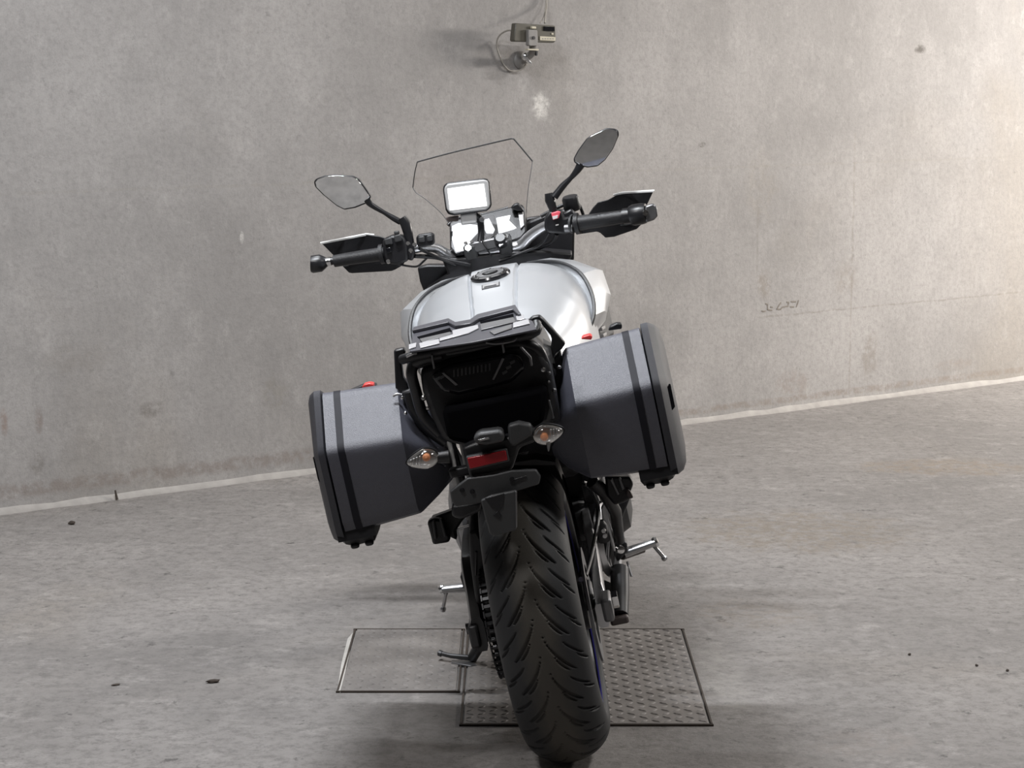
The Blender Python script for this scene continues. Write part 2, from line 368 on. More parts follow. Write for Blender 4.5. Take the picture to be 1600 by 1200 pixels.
a, b = onwall(180, 766, .02), ground(183, 782)
tag(tube('twig', None, 'chip', [b+Vector((0, 0, .003)), a], [.005, .003], 6), 'dark twig leaning against the foot of the wall', 'twig')
# scrawl on the wall
bm = bmesh.new()
for st in ([(165, 735), (205, 748), (255, 735)], [(262, 550), (312, 575), (310, 690), (350, 712), (425, 712)], [(388, 632), (440, 642)], [(642, 528), (565, 640), (543, 690), (630, 692), (682, 638), (830, 610)],
           [(790, 512), (840, 520), (828, 575)], [(880, 630), (972, 630)], [(900, 500), (1022, 502)], [(1082, 468), (1066, 540), (1030, 632)]):
    pts = [onwall(1180+x/16, 440+y/16, .0006) for x, y in st]
    for p, q in zip(pts, pts[1:]):
        d = (q-p).normalized(); s = d.cross(WN)*.0026; e = d*.001
        A = [bm.verts.new(v) for v in (p-s-e, q-s+e, q+s+e, p+s-e)]; B = [bm.verts.new(v.co+WN*.0008) for v in A]
        bm.faces.new(B)
        for i in range(4): bm.faces.new((A[i], A[(i+1) % 4], B[(i+1) % 4], B[i]))
tag(finish('wall_scrawl', bm, 'ink', None, smooth=False), 'faint handwritten scrawl on the concrete wall at right', 'scrawl')

# wall camera
def wall_device():
    base = onwall(815, 92)
    t = thing('wall_camera', 'dark boxy camera on a swivel bracket high on the concrete wall', 'camera', base, (0, 0, WALL_ANG))
    inv = Matrix.Rotation(-WALL_ANG, 3, 'Z')
    def wl_(px, py, off): return inv @ (onwall(px, py, off) - base)
    def wslab(name, pts, off, th, m, par, bev=.003): return prism(name, par, m, [wl_(*p, off) for p in pts], Vector((0, th, 0)), bev)
    body = wslab('body', [(806, 36), (868, 40), (869, 64), (866, 67), (804, 65), (803, 62)], .125, .028, 'device', t, .005)
    plabel(wslab('lens_window', [(850, 41), (867, 42), (867, 49), (850, 48)], .129, .006, 'blackgloss', body, .001), 'black lens window')
    plabel(wslab('maker_plate', [(844, 56.5), (868, 58), (868, 64), (844, 63)], .128, .005, 'devpale', body, .0008), 'pale plate with a line of tiny print')
    for k in range(5):
        wslab('print_mark', [(847+k*4, 59.6), (849.4+k*4, 59.8), (849.4+k*4, 61.4), (847+k*4, 61.2)], .1286, .002, 'devgrey', body, 0)
    wslab('led', [(862, 51.5), (865, 51.7), (865, 54.5), (862, 54.3)], .128, .005, 'devpale', body, .001)
    cl = wslab('clamp', [(826, 46), (840, 47), (841, 70), (839, 72), (828, 72), (826, 70)], .14, .02, 'devgrey', t, .003)
    lathe('screw', cl, 'darksteel', [(.0, 0), (.006, 0), (.006, .004), (0, .004)], wl_(833.5, 59, .141), (0, -1, 0), 12)
    wslab('clip', [(831, 41), (838, 41.5), (838, 45), (831, 45)], .135, .015, 'devpale', cl, .002)
    tube('neck', t, 'devgrey', [wl_(833, 70, .12), wl_(833, 80, .11), wl_(826, 88, .08), wl_(819, 91, .05)], [.016, .015, .014, .013], 12, 5)
    wslab('crossbar', [(825, 76), (842, 76.5), (842, 79), (825, 78.5)], .135, .02, 'devpale', t, .001)
    wslab('lever', [(838, 80), (841, 80), (840, 87), (838, 87)], .13, .01, 'darksteel', t, .001)
    bl = lathe('ball_joint', t, 'chrome', [(.0005, -.016), (.009, -.013), (.015, -.006), (.016, 0), (.015, .006), (.009, .013), (.0005, .016)], wl_(821, 88, .075), (0, -1, 0), 20)
    tube('locking_lever', t, 'alu', [wl_(820, 89, .09), wl_(830, 99, .1)], [.006, .004], 8)
    lathe('base_flange', t, 'devgrey', [(.0005, 0), (.034, 0), (.034, .008), (.028, .014), (.014, .02), (.012, .05), (.0005, .05)], Vector((0, 0, 0))+wl_(813, 94, 0), (0, -1, 0), 28)
    tube('cable', t, 'cable', [wl_(804, 48, .11), wl_(792, 48, .07), wl_(780, 56, .03), wl_(776, 70, .012), wl_(781, 88, .01), wl_(790, 105, .01), wl_(800, 111, .01), wl_(814, 109, .015), wl_(822, 100, .03)], .0032, 8, 6)
    tube('cable', t, 'cable', [wl_(851, 36, .1), wl_(852, 25, .06), wl_(854, 8, .02), wl_(855, -30, .012)], .0032, 8, 6)
    tube('cable', t, 'cable', [wl_(844, 36, .1), wl_(850, 24, .05), wl_(853, 0, .02), wl_(852, -30, .012)], .002, 8, 6)
wall_device()

# ------------------------------------------------------------------ the motorcycle
bike = thing('motorcycle', 'silver and black touring motorcycle with hard side cases leaning on its side stand', 'motorcycle', ROOT)
bike.rotation_mode = 'QUATERNION'; bike.rotation_quaternion = RM.to_quaternion()

# ---- wheels
def grooves(S, V, circ):
    """distance-based mask of the tread grooves; S along the tyre, V across from the crown line"""
    n = 26; per = circ/n; mask = np.zeros_like(S)
    fam = [(.006, .062, 0.0, .088, 1.7, .0022), (.044, .088, .022, .040, 1.3, .0020), (.022, .046, .050, .034, 1.5, .0018), (.070, .100, .056, .024, 1.2, .0018)]
    for side in (1, -1):
        for (v0, v1, s0, ln, pw, hw) in fam:
            off = s0 + (0 if side > 0 else per*.5)
            vv = V*side
            tau = np.clip((vv-v0)/(v1-v0), 0, 1); vc = v0+(v1-v0)*tau
            for k in (-1, 0, 1):
                base = np.mod(S-off, per) - per*k*-1
                # centre line: s = ln * tau**(1/pw)
                sc = ln*tau**(1/pw)
                ds = base-sc; dv = vv-vc
                slope = (v1-v0)/ln
                d = np.sqrt((ds*slope/np.sqrt(1+slope**2))**2+dv**2)
                taper = 1-.7*np.abs(tau*2-1)**3
                mask = np.maximum(mask, np.clip(1.5-d/(hw*taper)*1.0, 0, 1))
    return np.clip(mask, 0, 1)
def tyre(name, parent, R_, half, crown, bead_r, na, nc, c, rot=None, groove=True):
    psi = np.linspace(-math.radians(104), math.radians(104), nc)
    rad = R_-crown + crown*np.cos(psi); x = half*np.sin(psi)
    arc = np.concatenate([[0], np.cumsum(np.hypot(np.diff(rad), np.diff(x)))]); arc -= arc[-1]/2
    ang = np.linspace(0, 2*math.pi, na, endpoint=False)
    A, V = np.meshgrid(ang, arc, indexing='ij'); RR = np.broadcast_to(rad, A.shape).copy(); XX = np.broadcast_to(x, A.shape).copy(); PS = np.broadcast_to(psi, A.shape)
    if groove:
        g = grooves(A*R_, V, 2*math.pi*R_)*.0065
        RR -= g*np.cos(PS); XX -= g*np.sin(PS)
    # bead rings
    def ring(r, xx): return np.full((na, 1), r), np.full((na, 1), xx)
    r0, x0 = ring(bead_r, -half*.82); r1, x1 = ring(bead_r, half*.82); r2, x2 = ring(bead_r-.006, half*.5); r3, x3 = ring(bead_r-.006, -half*.5)
    RR = np.concatenate([r0, RR, r1, r2, r3], 1); XX = np.concatenate([x0, XX, x1, x2, x3], 1)
    m_ = RR.shape[1]; AA = np.repeat(ang[:, None], m_, 1)
    co = np.stack([XX, -RR*np.sin(AA), RR*np.cos(AA)], -1).reshape(-1, 3)
    i = np.arange(na)[:, None]; j = np.arange(m_)[None, :]; i2 = (i+1) % na; j2 = (j+1) % m_
    f = np.stack([i*m_+j, i*m_+j2, i2*m_+j2, i2*m_+j], -1).reshape(-1, 4)
    me = D.meshes.new(name); me.vertices.add(len(co)); me.vertices.foreach_set('co', co.ravel())
    me.loops.add(f.size); me.loops.foreach_set('vertex_index', f.ravel()); me.polygons.add(len(f))
    me.polygons.foreach_set('loop_start', np.arange(0, f.size, 4)); me.polygons.foreach_set('loop_total', np.full(len(f), 4)); me.update(calc_edges=True)
    me.polygons.foreach_set('use_smooth', [True]*len(f)); me.validate()
    o = link(name, me, 'tyre', parent); o.location = c
    if rot: o.rotation_euler = rot
    return o
def rim(name, c, R_, half, parent, axis=(1, 0, 0)):
    prof = [(R_, -half), (R_, -half+.006), (R_-.022, -half+.02), (R_-.03, -half*.3), (R_-.03, half*.3), (R_-.022, half-.02), (R_, half-.006), (R_, half), (R_-.012, half), (R_-.04, half*.35), (R_-.045, 0), (R_-.04, -half*.35), (R_-.012, -half)]
    return lathe(name, parent, 'blackmetal', prof, c, axis, 64, loop=True)
rc = Vector((0, 0, .315))
rw = rim('rear_wheel', rc, .226, .078, bike)
plabel(rw, 'black cast rear wheel with blue rim edge')
tyre('tyre', rw, .315, .09, .072, .222, 1320, 124, rc)
lathe('rim_stripe', rw, 'blue', [(.2265, .0785), (.2265, .0805), (.210, .0815), (.210, .0785)], rc, (1, 0, 0), 72, loop=True)
lathe('rim_lip', rw, 'chrome', [(.2285, .0785), (.2285, .0825), (.2245, .0825), (.2245, .0785)], rc, (1, 0, 0), 72, loop=True)
lathe('rim_lip', rw, 'chrome', [(.2285, -.0785), (.2285, -.0825), (.2245, -.0825), (.2245, -.0785)], rc, (1, 0, 0), 72, loop=True)
lathe('hub', rw, 'blackmetal', [(.001, -.09), (.05, -.09), (.055, -.06), (.045, 0), (.055, .06), (.05, .09), (.001, .09)], rc, (1, 0, 0), 32)
for k in range(10):
    a = 2*math.pi*k/10+.2; d = Vector((0, math.sin(a), math.cos(a)))
    tube('spoke', rw, 'blackmetal', [rc+d*.045, rc+d*.12, rc+d*.19], [.014, .010, .012], 8, sq=(1.1, .8))
lathe('brake_disc', rw, 'steel', [(.122, .098), (.122, .103), (.085, .103), (.085, .098)], rc, (1, 0, 0), 56, loop=True)
# sprocket with teeth
bm = bmesh.new(); nt_ = 45; A = []; B = []
for k in range(nt_*2):
    a = 2*math.pi*k/(nt_*2); r = .116 if k % 2 else .106
    A.append(bm.verts.new((-.112, r*math.sin(a), .315+r*math.cos(a)))); B.append(bm.verts.new((-.105, r*math.sin(a), .315+r*math.cos(a))))
bm.faces.new(A); bm.faces.new(B)
for k in range(nt_*2): bm.faces.new((A[k], A[(k+1) % (nt_*2)], B[(k+1) % (nt_*2)], B[k]))
finish('sprocket', bm, 'darksteel', rw, smooth=False)
# front wheel, turned a little to the right
ST = math.radians(-9); fc = Vector((.012, 1.49, .30)); fax = Vector((math.cos(ST), math.sin(ST), 0))
fw = rim('front_wheel', fc, .222, .052, bike, fax)
tyre('tyre', fw, .300, .061, .055, .218, 160, 40, fc, (0, 0, ST), groove=False)
lathe('hub', fw, 'blackmetal', [(.001, -.07), (.04, -.07), (.035, 0), (.04, .07), (.001, .07)], fc, fax, 24)
for s in (-1, 1): lathe('brake_disc', fw, 'steel', [(.149, .066*s), (.149, .071*s), (.11, .071*s), (.11, .066*s)], fc, fax, 48, loop=True)
for k in range(10):
    a = 2*math.pi*k/10; d = Matrix.Rotation(ST, 3, 'Z') @ Vector((0, math.sin(a), math.cos(a))); tube('spoke', fw, 'blackmetal', [fc+d*.035, fc+d*.19], .010, 8)
SA = Vector((0, -math.sin(math.radians(25)), math.cos(math.radians(25))))           # steering axis
fork = lathe('front_fork', bike, 'blackmetal', [(.001, -.03), (.03, -.03), (.03, .2), (.001, .2)], Vector((0, 1.17, .80)), SA, 20)
for s in (-1, 1):
    top = Vector((.105*s, 1.12-(.016*s), .93)); bot = fc+fax*(.105*s)
    fl_ = tube('fork_leg', fork, 'blackmetal', [top, top.lerp(bot, .5)], .026, 16)
    tube('fork_slider', fork, 'darkgrey', [top.lerp(bot, .48), bot], .023, 16)
rbox('triple_clamp', fork, 'darkgrey', (0, 1.12, .925), (.25, .07, .03), (math.radians(-25), 0, ST))
# front mudguard
rings = []
for k in range(15):
    a = math.radians(-40+k*9); rr_ = .318; d = Matrix.Rotation(ST, 3, 'Z'); ring = []
    for u in (-.075, -.06, 0, .06, .075, .06, 0, -.06):
        ring.append(None)
    pr = [(-.07, -.03), (-.055, .004), (0, .012), (.055, .004), (.07, -.03), (.05, 0), (0, .007), (-.05, 0)]
    rings.append([fc + d @ Vector((x, -math.sin(a)*(rr_+h), math.cos(a)*(rr_+h))) for x, h in pr])
from_rings('front_mudguard', rings, 'black', bike)

# ---- chain: every link on its own
ch = tube('drive_chain', bike, 'darksteel', [(-.1085, .03, .315+.104), (-.1085, .55, .38)], .0035, 6)
ch2 = [Vector((-.1085, 0.111*math.sin(a), .315+.111*math.cos(a))) for a in [math.radians(-x) for x in range(0, 181, 1)]]
path = [Vector((-.1085, .58-.58*t/40, .325+.101*t/40+.0)) for t in range(40)]
loop_pts = [Vector((-.1085, .58, .415))] + ch2 + [Vector((-.1085, .58, .30))]
dense = []
for p, q in zip(loop_pts, loop_pts[1:]):
    n = max(1, int((q-p).length/.002))
    for i in range(n): dense.append(p.lerp(q, i/n))
linkme = None; acc = 0; last = dense[0]; idx = 0
for p, q in zip(dense, dense[1:]):
    acc += (q-p).length
    if acc >= .0159:
        acc = 0; mid = (last+q)/2; dirv = (q-last).normalized(); last = q.copy()
        if linkme is None:
            bm = bmesh.new()
            for sx in (-.0085, .0085):
                r = bmesh.ops.create_cube(bm, size=1); bmesh.ops.scale(bm, vec=(.003, .0135, .013), verts=r['verts']); bmesh.ops.translate(bm, vec=(sx, 0, 0), verts=r['verts'])
            r = bmesh.ops.create_cube(bm, size=1); bmesh.ops.scale(bm, vec=(.017, .007, .007), verts=r['verts'])
            linkme = D.meshes.new('chain_link'); bm.to_mesh(linkme); bm.free(); linkme.materials.append(M['darksteel'])
        o = D.objects.new('chain_link', linkme); COL.objects.link(o); o.parent = ch; o.location = mid
        o.rotation_euler = (math.atan2(dirv.z, dirv.y), 0, 0)

# ---- swingarm, axle, brake, shock
def beam(name, parent, m, pts, ws, hs, bev=.005):
    rings = [[p+Vector((sx*w, 0, sz*h)) for sx, sz in ((-1, -.7), (-.7, -1), (.7, -1), (1, -.7), (1, .7), (.7, 1), (-.7, 1), (-1, .7))] for p, w, h in zip(pts, ws, hs)]
    return from_rings(name, rings, m, parent, ang=40)
sw = rbox('swingarm', bike, 'darkgrey', (0, .47, .40), (.24, .10, .09), bev=.02)
plabel(beam('arm', sw, 'alu', smooth_path(P([(914, 800, .50), (921, 830, .38), (930, 880, .22), (936, 925, .08), (941, 962, -.04)]), 5), [.010]*6+[.012]*15, [.034]*8+[.030]*6+[.026]*7), 'curved silver right swingarm beam')
beam('arm', sw, 'blackmetal', smooth_path([Vector((-.118, .50, .42)), Vector((-.150, .36, .42)), Vector((-.158, .2, .38)), Vector((-.150, .08, .335)), Vector((-.140, -.06, .312))], 5), [.014]*21, [.042]*11+[.036]*10)
rbox('axle_block', sw, 'steel', (.134, -.03, .312), (.022, .085, .05), bev=.006)
rbox('axle_block', sw, 'darksteel', (-.150, -.03, .312), (.022, .085, .05), bev=.006)
tube('axle', sw, 'steel', [(-.17, 0, .315), (.158, 0, .315)], .012, 16)
lathe('axle_nut', sw, 'chrome', [(.001, 0), (.019, 0), (.019, .012), (.001, .012)], (.146, 0, .315), (1, 0, 0), 6)
tube('hose_stay', sw, 'alu', P([(938, 912, .05), (944, 930, .02), (936, 952, -.02), (948, 960, -.03)]), .0032, 8)
cal = slab('rear_brake_caliper', bike, 'darkgrey', [(904, 898), (914, 897), (922, 915), (928, 940), (921, 948), (912, 940), (906, 922)], .02, .07, .006)
plabel(cal, 'grey brake caliper'); rbox('caliper_body', cal, 'darksteel', Q(917, 930, .01), (.03, .06, .045), (.4, 0, 0), .008)
lathe('banjo_bolt', cal, 'chrome', [(.001, 0), (.006, 0), (.006, .008), (.001, .008)], Q(908, 905, .015), (0, -1, .2), 8)
tube('brake_hose', bike, 'black', P([(915, 900, .04), (926, 860, .2), (935, 800, .35), (925, 768, .32), (912, 755, .25)]), .005, 8, 6)
tube('brake_pipe', bike, 'chrome', P([(912, 753, .24), (922, 757, .27), (930, 768, .30), (936, 782, .33)]), .0028, 8, 6)
sh = tube('shock_absorber', bike, 'darkgrey', [(0, .44, .40), (0, .36, .68)], .026, 16)
for k in range(8):
    z = .44+.028*k; lathe('spring_coil', sh, 'darksteel', [(.040, -.005), (.040, .005), (.030, .005), (.030, -.005)], (0, .43-.0125*k*.6, z), (0, -.28, .96), 24, loop=True)
# chain guard and hugger
slab('chain_guard', bike, 'black', [(733, 832), (745, 828), (757, 850), (765, 905), (778, 960), (784, 1000), (768, 1008), (752, 985), (741, 925), (735, 880)], .02, .09, .006, shift=(0, .03))
slab('chain_guard_strip', bike, 'steel', [(765, 985), (769, 984), (776, 1010), (772, 1012)], .015, .02, .002)
slab('chain_guard_edge', bike, 'darksteel', [(742, 862), (746, 862), (745, 900), (742, 900)], .015, .02, .002)
hug = []
for k in range(16):
    a = math.radians(-78+k*5.6); pr = [(-.096, -.04), (-.090, .0), (-.05, .014), (0, .018), (.05, .014), (.090, 0), (.096, -.04), (.088, -.006), (0, .012), (-.088, -.006)]
    hug.append([Vector((x, -math.sin(a)*(.322+h), .315+math.cos(a)*(.322+h))) for x, h in pr])
from_rings('rear_hugger', hug, 'black', bike)

# ---- engine, frame, radiator
eng = rbox('engine', bike, 'darksteel', (0, .72, .40), (.34, .42, .30), bev=.03)
rbox('cylinder_block', eng, 'darksteel', (0, .86, .62), (.33, .2, .22), (math.radians(-30), 0, 0), .02)
for s in (-1, 1):
    lathe('side_cover', eng, 'steel' if s < 0 else 'darkgrey', [(.001, 0), (.105, 0), (.11, .02), (.10, .04), (.06, .052), (.001, .054)], (.165*s, .70, .41), (s, 0, 0), 40)
lathe('clutch_ring', eng, 'alu', [(.075, 0), (.084, 0), (.088, .008), (.080, .018), (.070, .016), (.068, .004)], (.142, .44, .345), (1, -.25, 0), 40, loop=True)
plabel(lathe('alternator_cover', eng, 'steel', [(.001, 0), (.078, 0), (.082, .02), (.074, .04), (.05, .05), (.001, .052)], (-.140, .52, .42), (-1, -.1, 0), 44), 'round grey cover on the left of the engine')
rbox('airbox', eng, 'black', (0, .50, .63), (.27, .30, .22), bev=.03)
rbox('sump', eng, 'darksteel', (0, .72, .22), (.22, .34, .10), bev=.03)
fr = beam('frame', bike, 'blackmetal', [Vector((0, 1.02, .86)), Vector((0, .98, .78))], [.05, .05], [.06, .05])
for s in (-1, 1):
    beam('frame_spar', fr, 'blackmetal', smooth_path([Vector((.06*s, 1.02, .84)), Vector((.19*s, .84, .72)), Vector((.19*s, .62, .62)), Vector((.14*s, .46, .50)), Vector((.13*s, .46, .34))], 4), [.018]*17, [.04]*17)
    tube('seat_rail', fr, 'blackmetal', [(.13*s, .55, .66), (.14*s, .25, .77), (.115*s, -.1, .83)], .015, 10)
    tube('seat_rail_brace', fr, 'blackmetal', [(.15*s, .44, .46), (.14*s, .16, .77)], .012, 10)
rad = rbox('radiator', bike, 'black', (0, 1.12, .56), (.36, .035, .26), (math.radians(-12), 0, 0), .01)
for k in range(10): rbox('radiator_fin', rad, 'darksteel', (0, 1.102+.004*k*.4, .47+.02*k), (.33, .006, .006), bev=0)
# exhaust: collector under the engine and a short stub on the right
ex = tube('exhaust', bike, 'darksteel', [(.05, 1.0, .30), (.06, .8, .20), (.08, .5, .20), (.11, .42, .215)], [.03, .04, .05, .045], 20, 5)
tube('tail_pipe', ex, 'darksteel', P([(968, 890, .40), (969, 930, .34), (969, 962, .29)]), [.022, .021, .019], 16)
rbox('rubber_foot', ex, 'brown', Q(968, 968, .28), (.042, .03, .018), bev=.005)

# ---- foot pegs and hangers
def peg(hang_pts, Yh, a, b, f0, f1, pm):
    h = slab('footrest_hanger', bike, 'black', hang_pts, Yh, .05, .006)
    A, B = Q(*a), Q(*b); tube('peg', h, pm, [A, B], [.014, .011], 12, sq=(1.3, .8))
    lathe('peg_end', h, 'chrome', [(.001, -.008), (.011, -.006), (.013, 0), (.011, .006), (.001, .008)], B, (1, 0, .2), 14)
    C, E_ = Q(*f0), Q(*f1); tube('feeler', h, 'alu' if pm == 'alu' else 'steel', [C, E_], [.0045, .0045], 10)
    lathe('feeler_tip', h, 'alu', [(.001, -.007), (.006, -.005), (.0075, 0), (.006, .005), (.001, .007)], E_, (E_-C), 12)
    return h
peg([(718, 900), (726, 896), (737, 900), (742, 950), (734, 935), (722, 912)], .40, (735, 917, .42), (691, 921, .42), (698, 924, .42), (692, 952, .42), 'alu')
h = peg([(962, 850), (970, 842), (980, 848), (981, 862), (972, 872), (965, 880), (960, 868)], .40, (976, 864, .42), (1024, 847, .42), (1020, 851, .42), (1038, 872, .42), 'alu')
slab('heel_guard', h, 'alu', [(939, 795), (944, 786), (947, 788), (951, 812), (957, 830), (962, 862), (958, 862), (950, 832), (942, 815)], .36, .02, .003)
tube('brake_pedal', h, 'brown', P([(972, 868, .42), (985, 864, .44), (1006, 859, .46)]), [.011, .010, .007], 8)
tube('pedal_spring', h, 'alu', P([(980, 878, .42), (983, 888, .41), (987, 901, .40)]), .003, 6)
lathe('pivot_bolt', h, 'chrome', [(.001, 0), (.011, 0), (.009, .012), (.001, .014)], Q(968, 858, .39), (.3, -1, 0), 12)
slab('hanger_stem', h, 'black', [(952, 790), (985, 778), (972, 812), (966, 850), (958, 850), (955, 815)], .40, .04, .006)
tube('hanger_loop', h, 'alu', P([(952, 845, .42), (950, 870, .42), (955, 892, .42), (966, 898, .42), (973, 890, .42)]), [.005, .006, .007, .009, .008], 10, 6)
lathe('master_cylinder', h, 'darkgrey', [(.001, 0), (.014, 0), (.014, .04), (.009, .05), (.001, .05)], Q(944, 845, .36), (0, -.2, 1), 14)
for bx_, by_ in ((943, 829), (945, 837)): lathe('bolt', h, 'chrome', [(.001, 0), (.006, 0), (.005, .006), (.001, .006)], Q(bx_, by_, .33), (0, -1, 0), 10)
pl_ = slab('pillion_footrest', bike, 'black', [(672, 810), (722, 792), (732, 770), (745, 790), (722, 815), (712, 830), (714, 845), (700, 838), (690, 818)], .20, .035, .005)
slab('pillion_peg', pl_, 'black', [(667, 816), (676, 810), (690, 812), (704, 840), (702, 848), (676, 852), (674, 842)], .16, .03, .006)
for q in ([(675, 815), (679, 813), (683, 842), (679, 843)], [(686, 812), (690, 810), (698, 838), (694, 840)]): slab('peg_rib', pl_, 'darkgrey', q, .152, .01, .002)
plabel(slab('lever_plate', pl_, 'alu', [(714, 826), (733, 820), (734, 823), (715, 829)], .22, .01, .001), 'bright thin lever')
lathe('lever_bolt', pl_, 'chrome', [(.001, 0), (.007, 0), (.006, .008), (.001, .008)], Q(748, 801, .12), (0, -1, .3), 10)
tube('link_rod', pl_, 'chrome', P([(748, 800, .14), (750, 815, .13), (744, 828, .15)]), .0028, 8)
pr_ = slab('pillion_footrest', bike, 'black', [(945, 745), (985, 745), (990, 757), (984, 772), (988, 778), (976, 785), (960, 790), (948, 775)], .20, .05, .006)
for q in ([(953, 750), (957, 748), (968, 772), (965, 774)], [(966, 748), (970, 747), (976, 764), (972, 766)]): slab('peg_rib', pr_, 'steel', q, .192, .01, .001)
tube('peg_bracket', pr_, 'black', P([(925, 752, .2), (945, 770, .22), (962, 800, .3), (968, 845, .38)]), [.016, .015, .014, .012], 10)
slab('peg_hook', pr_, 'brown', [(979, 763), (985, 768), (990, 778), (985, 780), (978, 774)], .19, .03, .003)

# ---- side stand
g0 = RT @ (ground(722, 1040)-ROOT); g1 = RT @ (ground(688, 1027, .014)-ROOT); g2 = RT @ (ground(738, 1038)-ROOT)
up_ = RT @ Vector((0, 0, 1))
st_ = tube('side_stand', bike, 'darksteel', [Vector((-.12, .56, .26)), Vector((-.165, .60, .17)), g2+up_*.016+Vector((.0, 0, 0))], [.017, .016, .013], 12)
pts = [RT @ (ground(*p)-ROOT) for p in ((705, 1040), (706, 1035), (736, 1037), (746, 1043), (735, 1045))]
prism('foot_plate', st_, 'steel', pts, up_*.008, .002)
tube('kick_tang', st_, 'darksteel', [g2+up_*.016, (g0+g1)/2+up_*.014, g1+up_*.01], [.008, .006, .006], 10)
lathe('tang_tip', st_, 'darksteel', [(.001, -.008), (.008, -.004), (.008, .004), (.001, .008)], g1+up_*.01, (g0-g1), 10)
rbox('stand_bracket', st_, 'black', (-.12, .56, .27), (.04, .07, .08), bev=.008)
tube('stand_spring', st_, 'steel', [(-.125, .53, .27), (-.17, .57, .16)], .006, 8)

# ---- fuel tank
def lerp_tab(t, tab):
    return float(np.interp(t, [a for a, _ in tab], [b for _, b in tab]))
TW = [(.30, .10), (.38, .145), (.48, .18), (.6, .207), (.75, .222), (.88, .222), (.95, .212)]
TZ = [(.30, .845), (.38, .882), (.48, .915), (.6, .947), (.72, .974), (.82, .984), (.9, .980), (.95, .962)]
TB = [(.30, .78), (.45, .71), (.95, .72)]
def strip_half(Y): return float(np.interp(Y, [.3, .5, .9], [.046, .051, .062]))
def tank_pt(phi, Y, off=0.):
    w, zt, zb = lerp_tab(Y, TW), lerp_tab(Y, TZ), lerp_tab(Y, TB)
    s, c = math.sin(phi), math.cos(phi)
    x = w*math.copysign(abs(s)**.85, s); z = zb+(zt-zb)*max(c, 0)**.42
    d = abs(abs(x)-strip_half(Y))
    if d < .0045 and c > .3: z -= .008*(1-(d/.0045)**2)
    if abs(x) < strip_half(Y): z += .003
    return Vector((x, Y, z+off))
def tank_z(x, Y):
    w, zt, zb = lerp_tab(Y, TW), lerp_tab(Y, TZ), lerp_tab(Y, TB)
    s = (abs(x)/w)**(1/.85); return zb+(zt-zb)*math.sqrt(max(0, 1-s*s))**.42
bm = bmesh.new(); ny, nphi = 44, 320; G = []
for j in range(ny):
    Y = .30+.65*j/(ny-1); G.append([bm.verts.new(tank_pt(-math.pi/2+math.pi*i/(nphi-1), Y)) for i in range(nphi)])
for j in range(ny-1):
    for i in range(nphi-1): bm.faces.new((G[j][i], G[j][i+1], G[j+1][i+1], G[j+1][i]))
bm.faces.new(G[0]); bm.faces.new(G[-1])
tank = finish('fuel_tank', bm, 'silver', bike, ang=50); plabel(tank, 'silver painted fuel tank')
CY = .725; cz = tank_z(0.0, CY); nrm = Vector((0, -(tank_z(0, .75)-tank_z(0, .70))/.05, 1)).normalized(); cc = Vector((-.004, CY, cz+.002))
cap = lathe('fuel_cap', tank, 'blackgloss', [(.001, -.006), (.047, -.006), (.049, .003), (.046, .007), (.036, .008), (.035, .005), (.001, .005)], cc, nrm, 48)
lathe('cap_ring', cap, 'steel', [(.034, .0), (.034, .0085), (.020, .0085), (.020, .0)], cc, nrm, 40, loop=True)
qn = Vector((0, 0, 1)).rotation_difference(nrm)
bm = bmesh.new()
for k in range(8):
    a = 2*math.pi*k/8; c0 = cc+qn @ Vector((.041*math.cos(a), .041*math.sin(a), .008)); r = bmesh.ops.create_cone(bm, segments=10, radius1=.003, radius2=.0025, depth=.002, cap_ends=True); bmesh.ops.rotate(bm, matrix=qn.to_matrix(), verts=r['verts']); bmesh.ops.translate(bm, vec=c0, verts=r['verts'])
finish('cap_bolts', bm, 'chrome', cap)
o = rbox('key_flap', cap, 'darkgrey', (0, 0, 0), (.030, .016, .006), bev=.002); o.location = cc+nrm*.008; o.rotation_euler = (qn.to_matrix() @ Matrix.Rotation(.5, 3, 'Z')).to_euler()
# small framed badge behind the cap
bY = .645
def on_tank(x, Y, off): return Vector((x, Y, tank_z(x, Y)+.003+off))
for nm, (hx, hy), off, mm in (('badge_frame', (.022, .016), .0, 'darkgrey'), ('badge', (.0195, .0125), .0008, 'alu')):
    prism(nm, tank, mm, [on_tank(-.004+sx*hx, bY+sy*hy, off) for sx, sy in ((-1, -1), (1, -1), (1, 1), (-1, 1))], Vector((0, 0, .0012)), 0)
prism('badge_mark', tank, 'darkgrey', [on_tank(-.004+x, bY+y, .0022) for x, y in ((-.016, -.009), (.014, -.009), (.014, -.005), (-.006, -.003), (-.016, -.004))], Vector((0, 0, .0006)), 0)
# shrouds either side
for s in (1, -1):
    inner = [(.064, .945, .966), (.12, .915, .966), (.17, .87, .955), (.208, .81, .928), (.226, .75, .880), (.222, .70, .835), (.20, .66, .80)]
    outer = [(.075, 1.01, .965), (.14, 1.02, .962), (.20, 1.00, .945), (.262, .96, .912), (.270, .935, .850), (.252, .90, .812), (.215, .80, .79)]
    rg_ = []
    for a, b in zip(inner, outer):
        A, B = Vector(a), Vector(b); mid = (A+B)/2+Vector((.010, -.01, .006)); row = [A, mid, B, B+Vector((-.008, .012, -.02)), (A+B)/2+Vector((-.012, .01, -.014)), A+Vector((-.012, .004, -.016))]
        rg_.append([Vector((v.x*s, v.y, v.z)) for v in row])
    plabel(from_rings('tank_shroud', rg_, 'silver', bike, ang=25), 'silver winged cover at the side of the tank')
    ed = [Vector((v[0]*s, v[1]-.006, v[2]+.003)) for v in inner]; tube('shroud_seam', bike, 'black', ed, .0048, 6, 5)
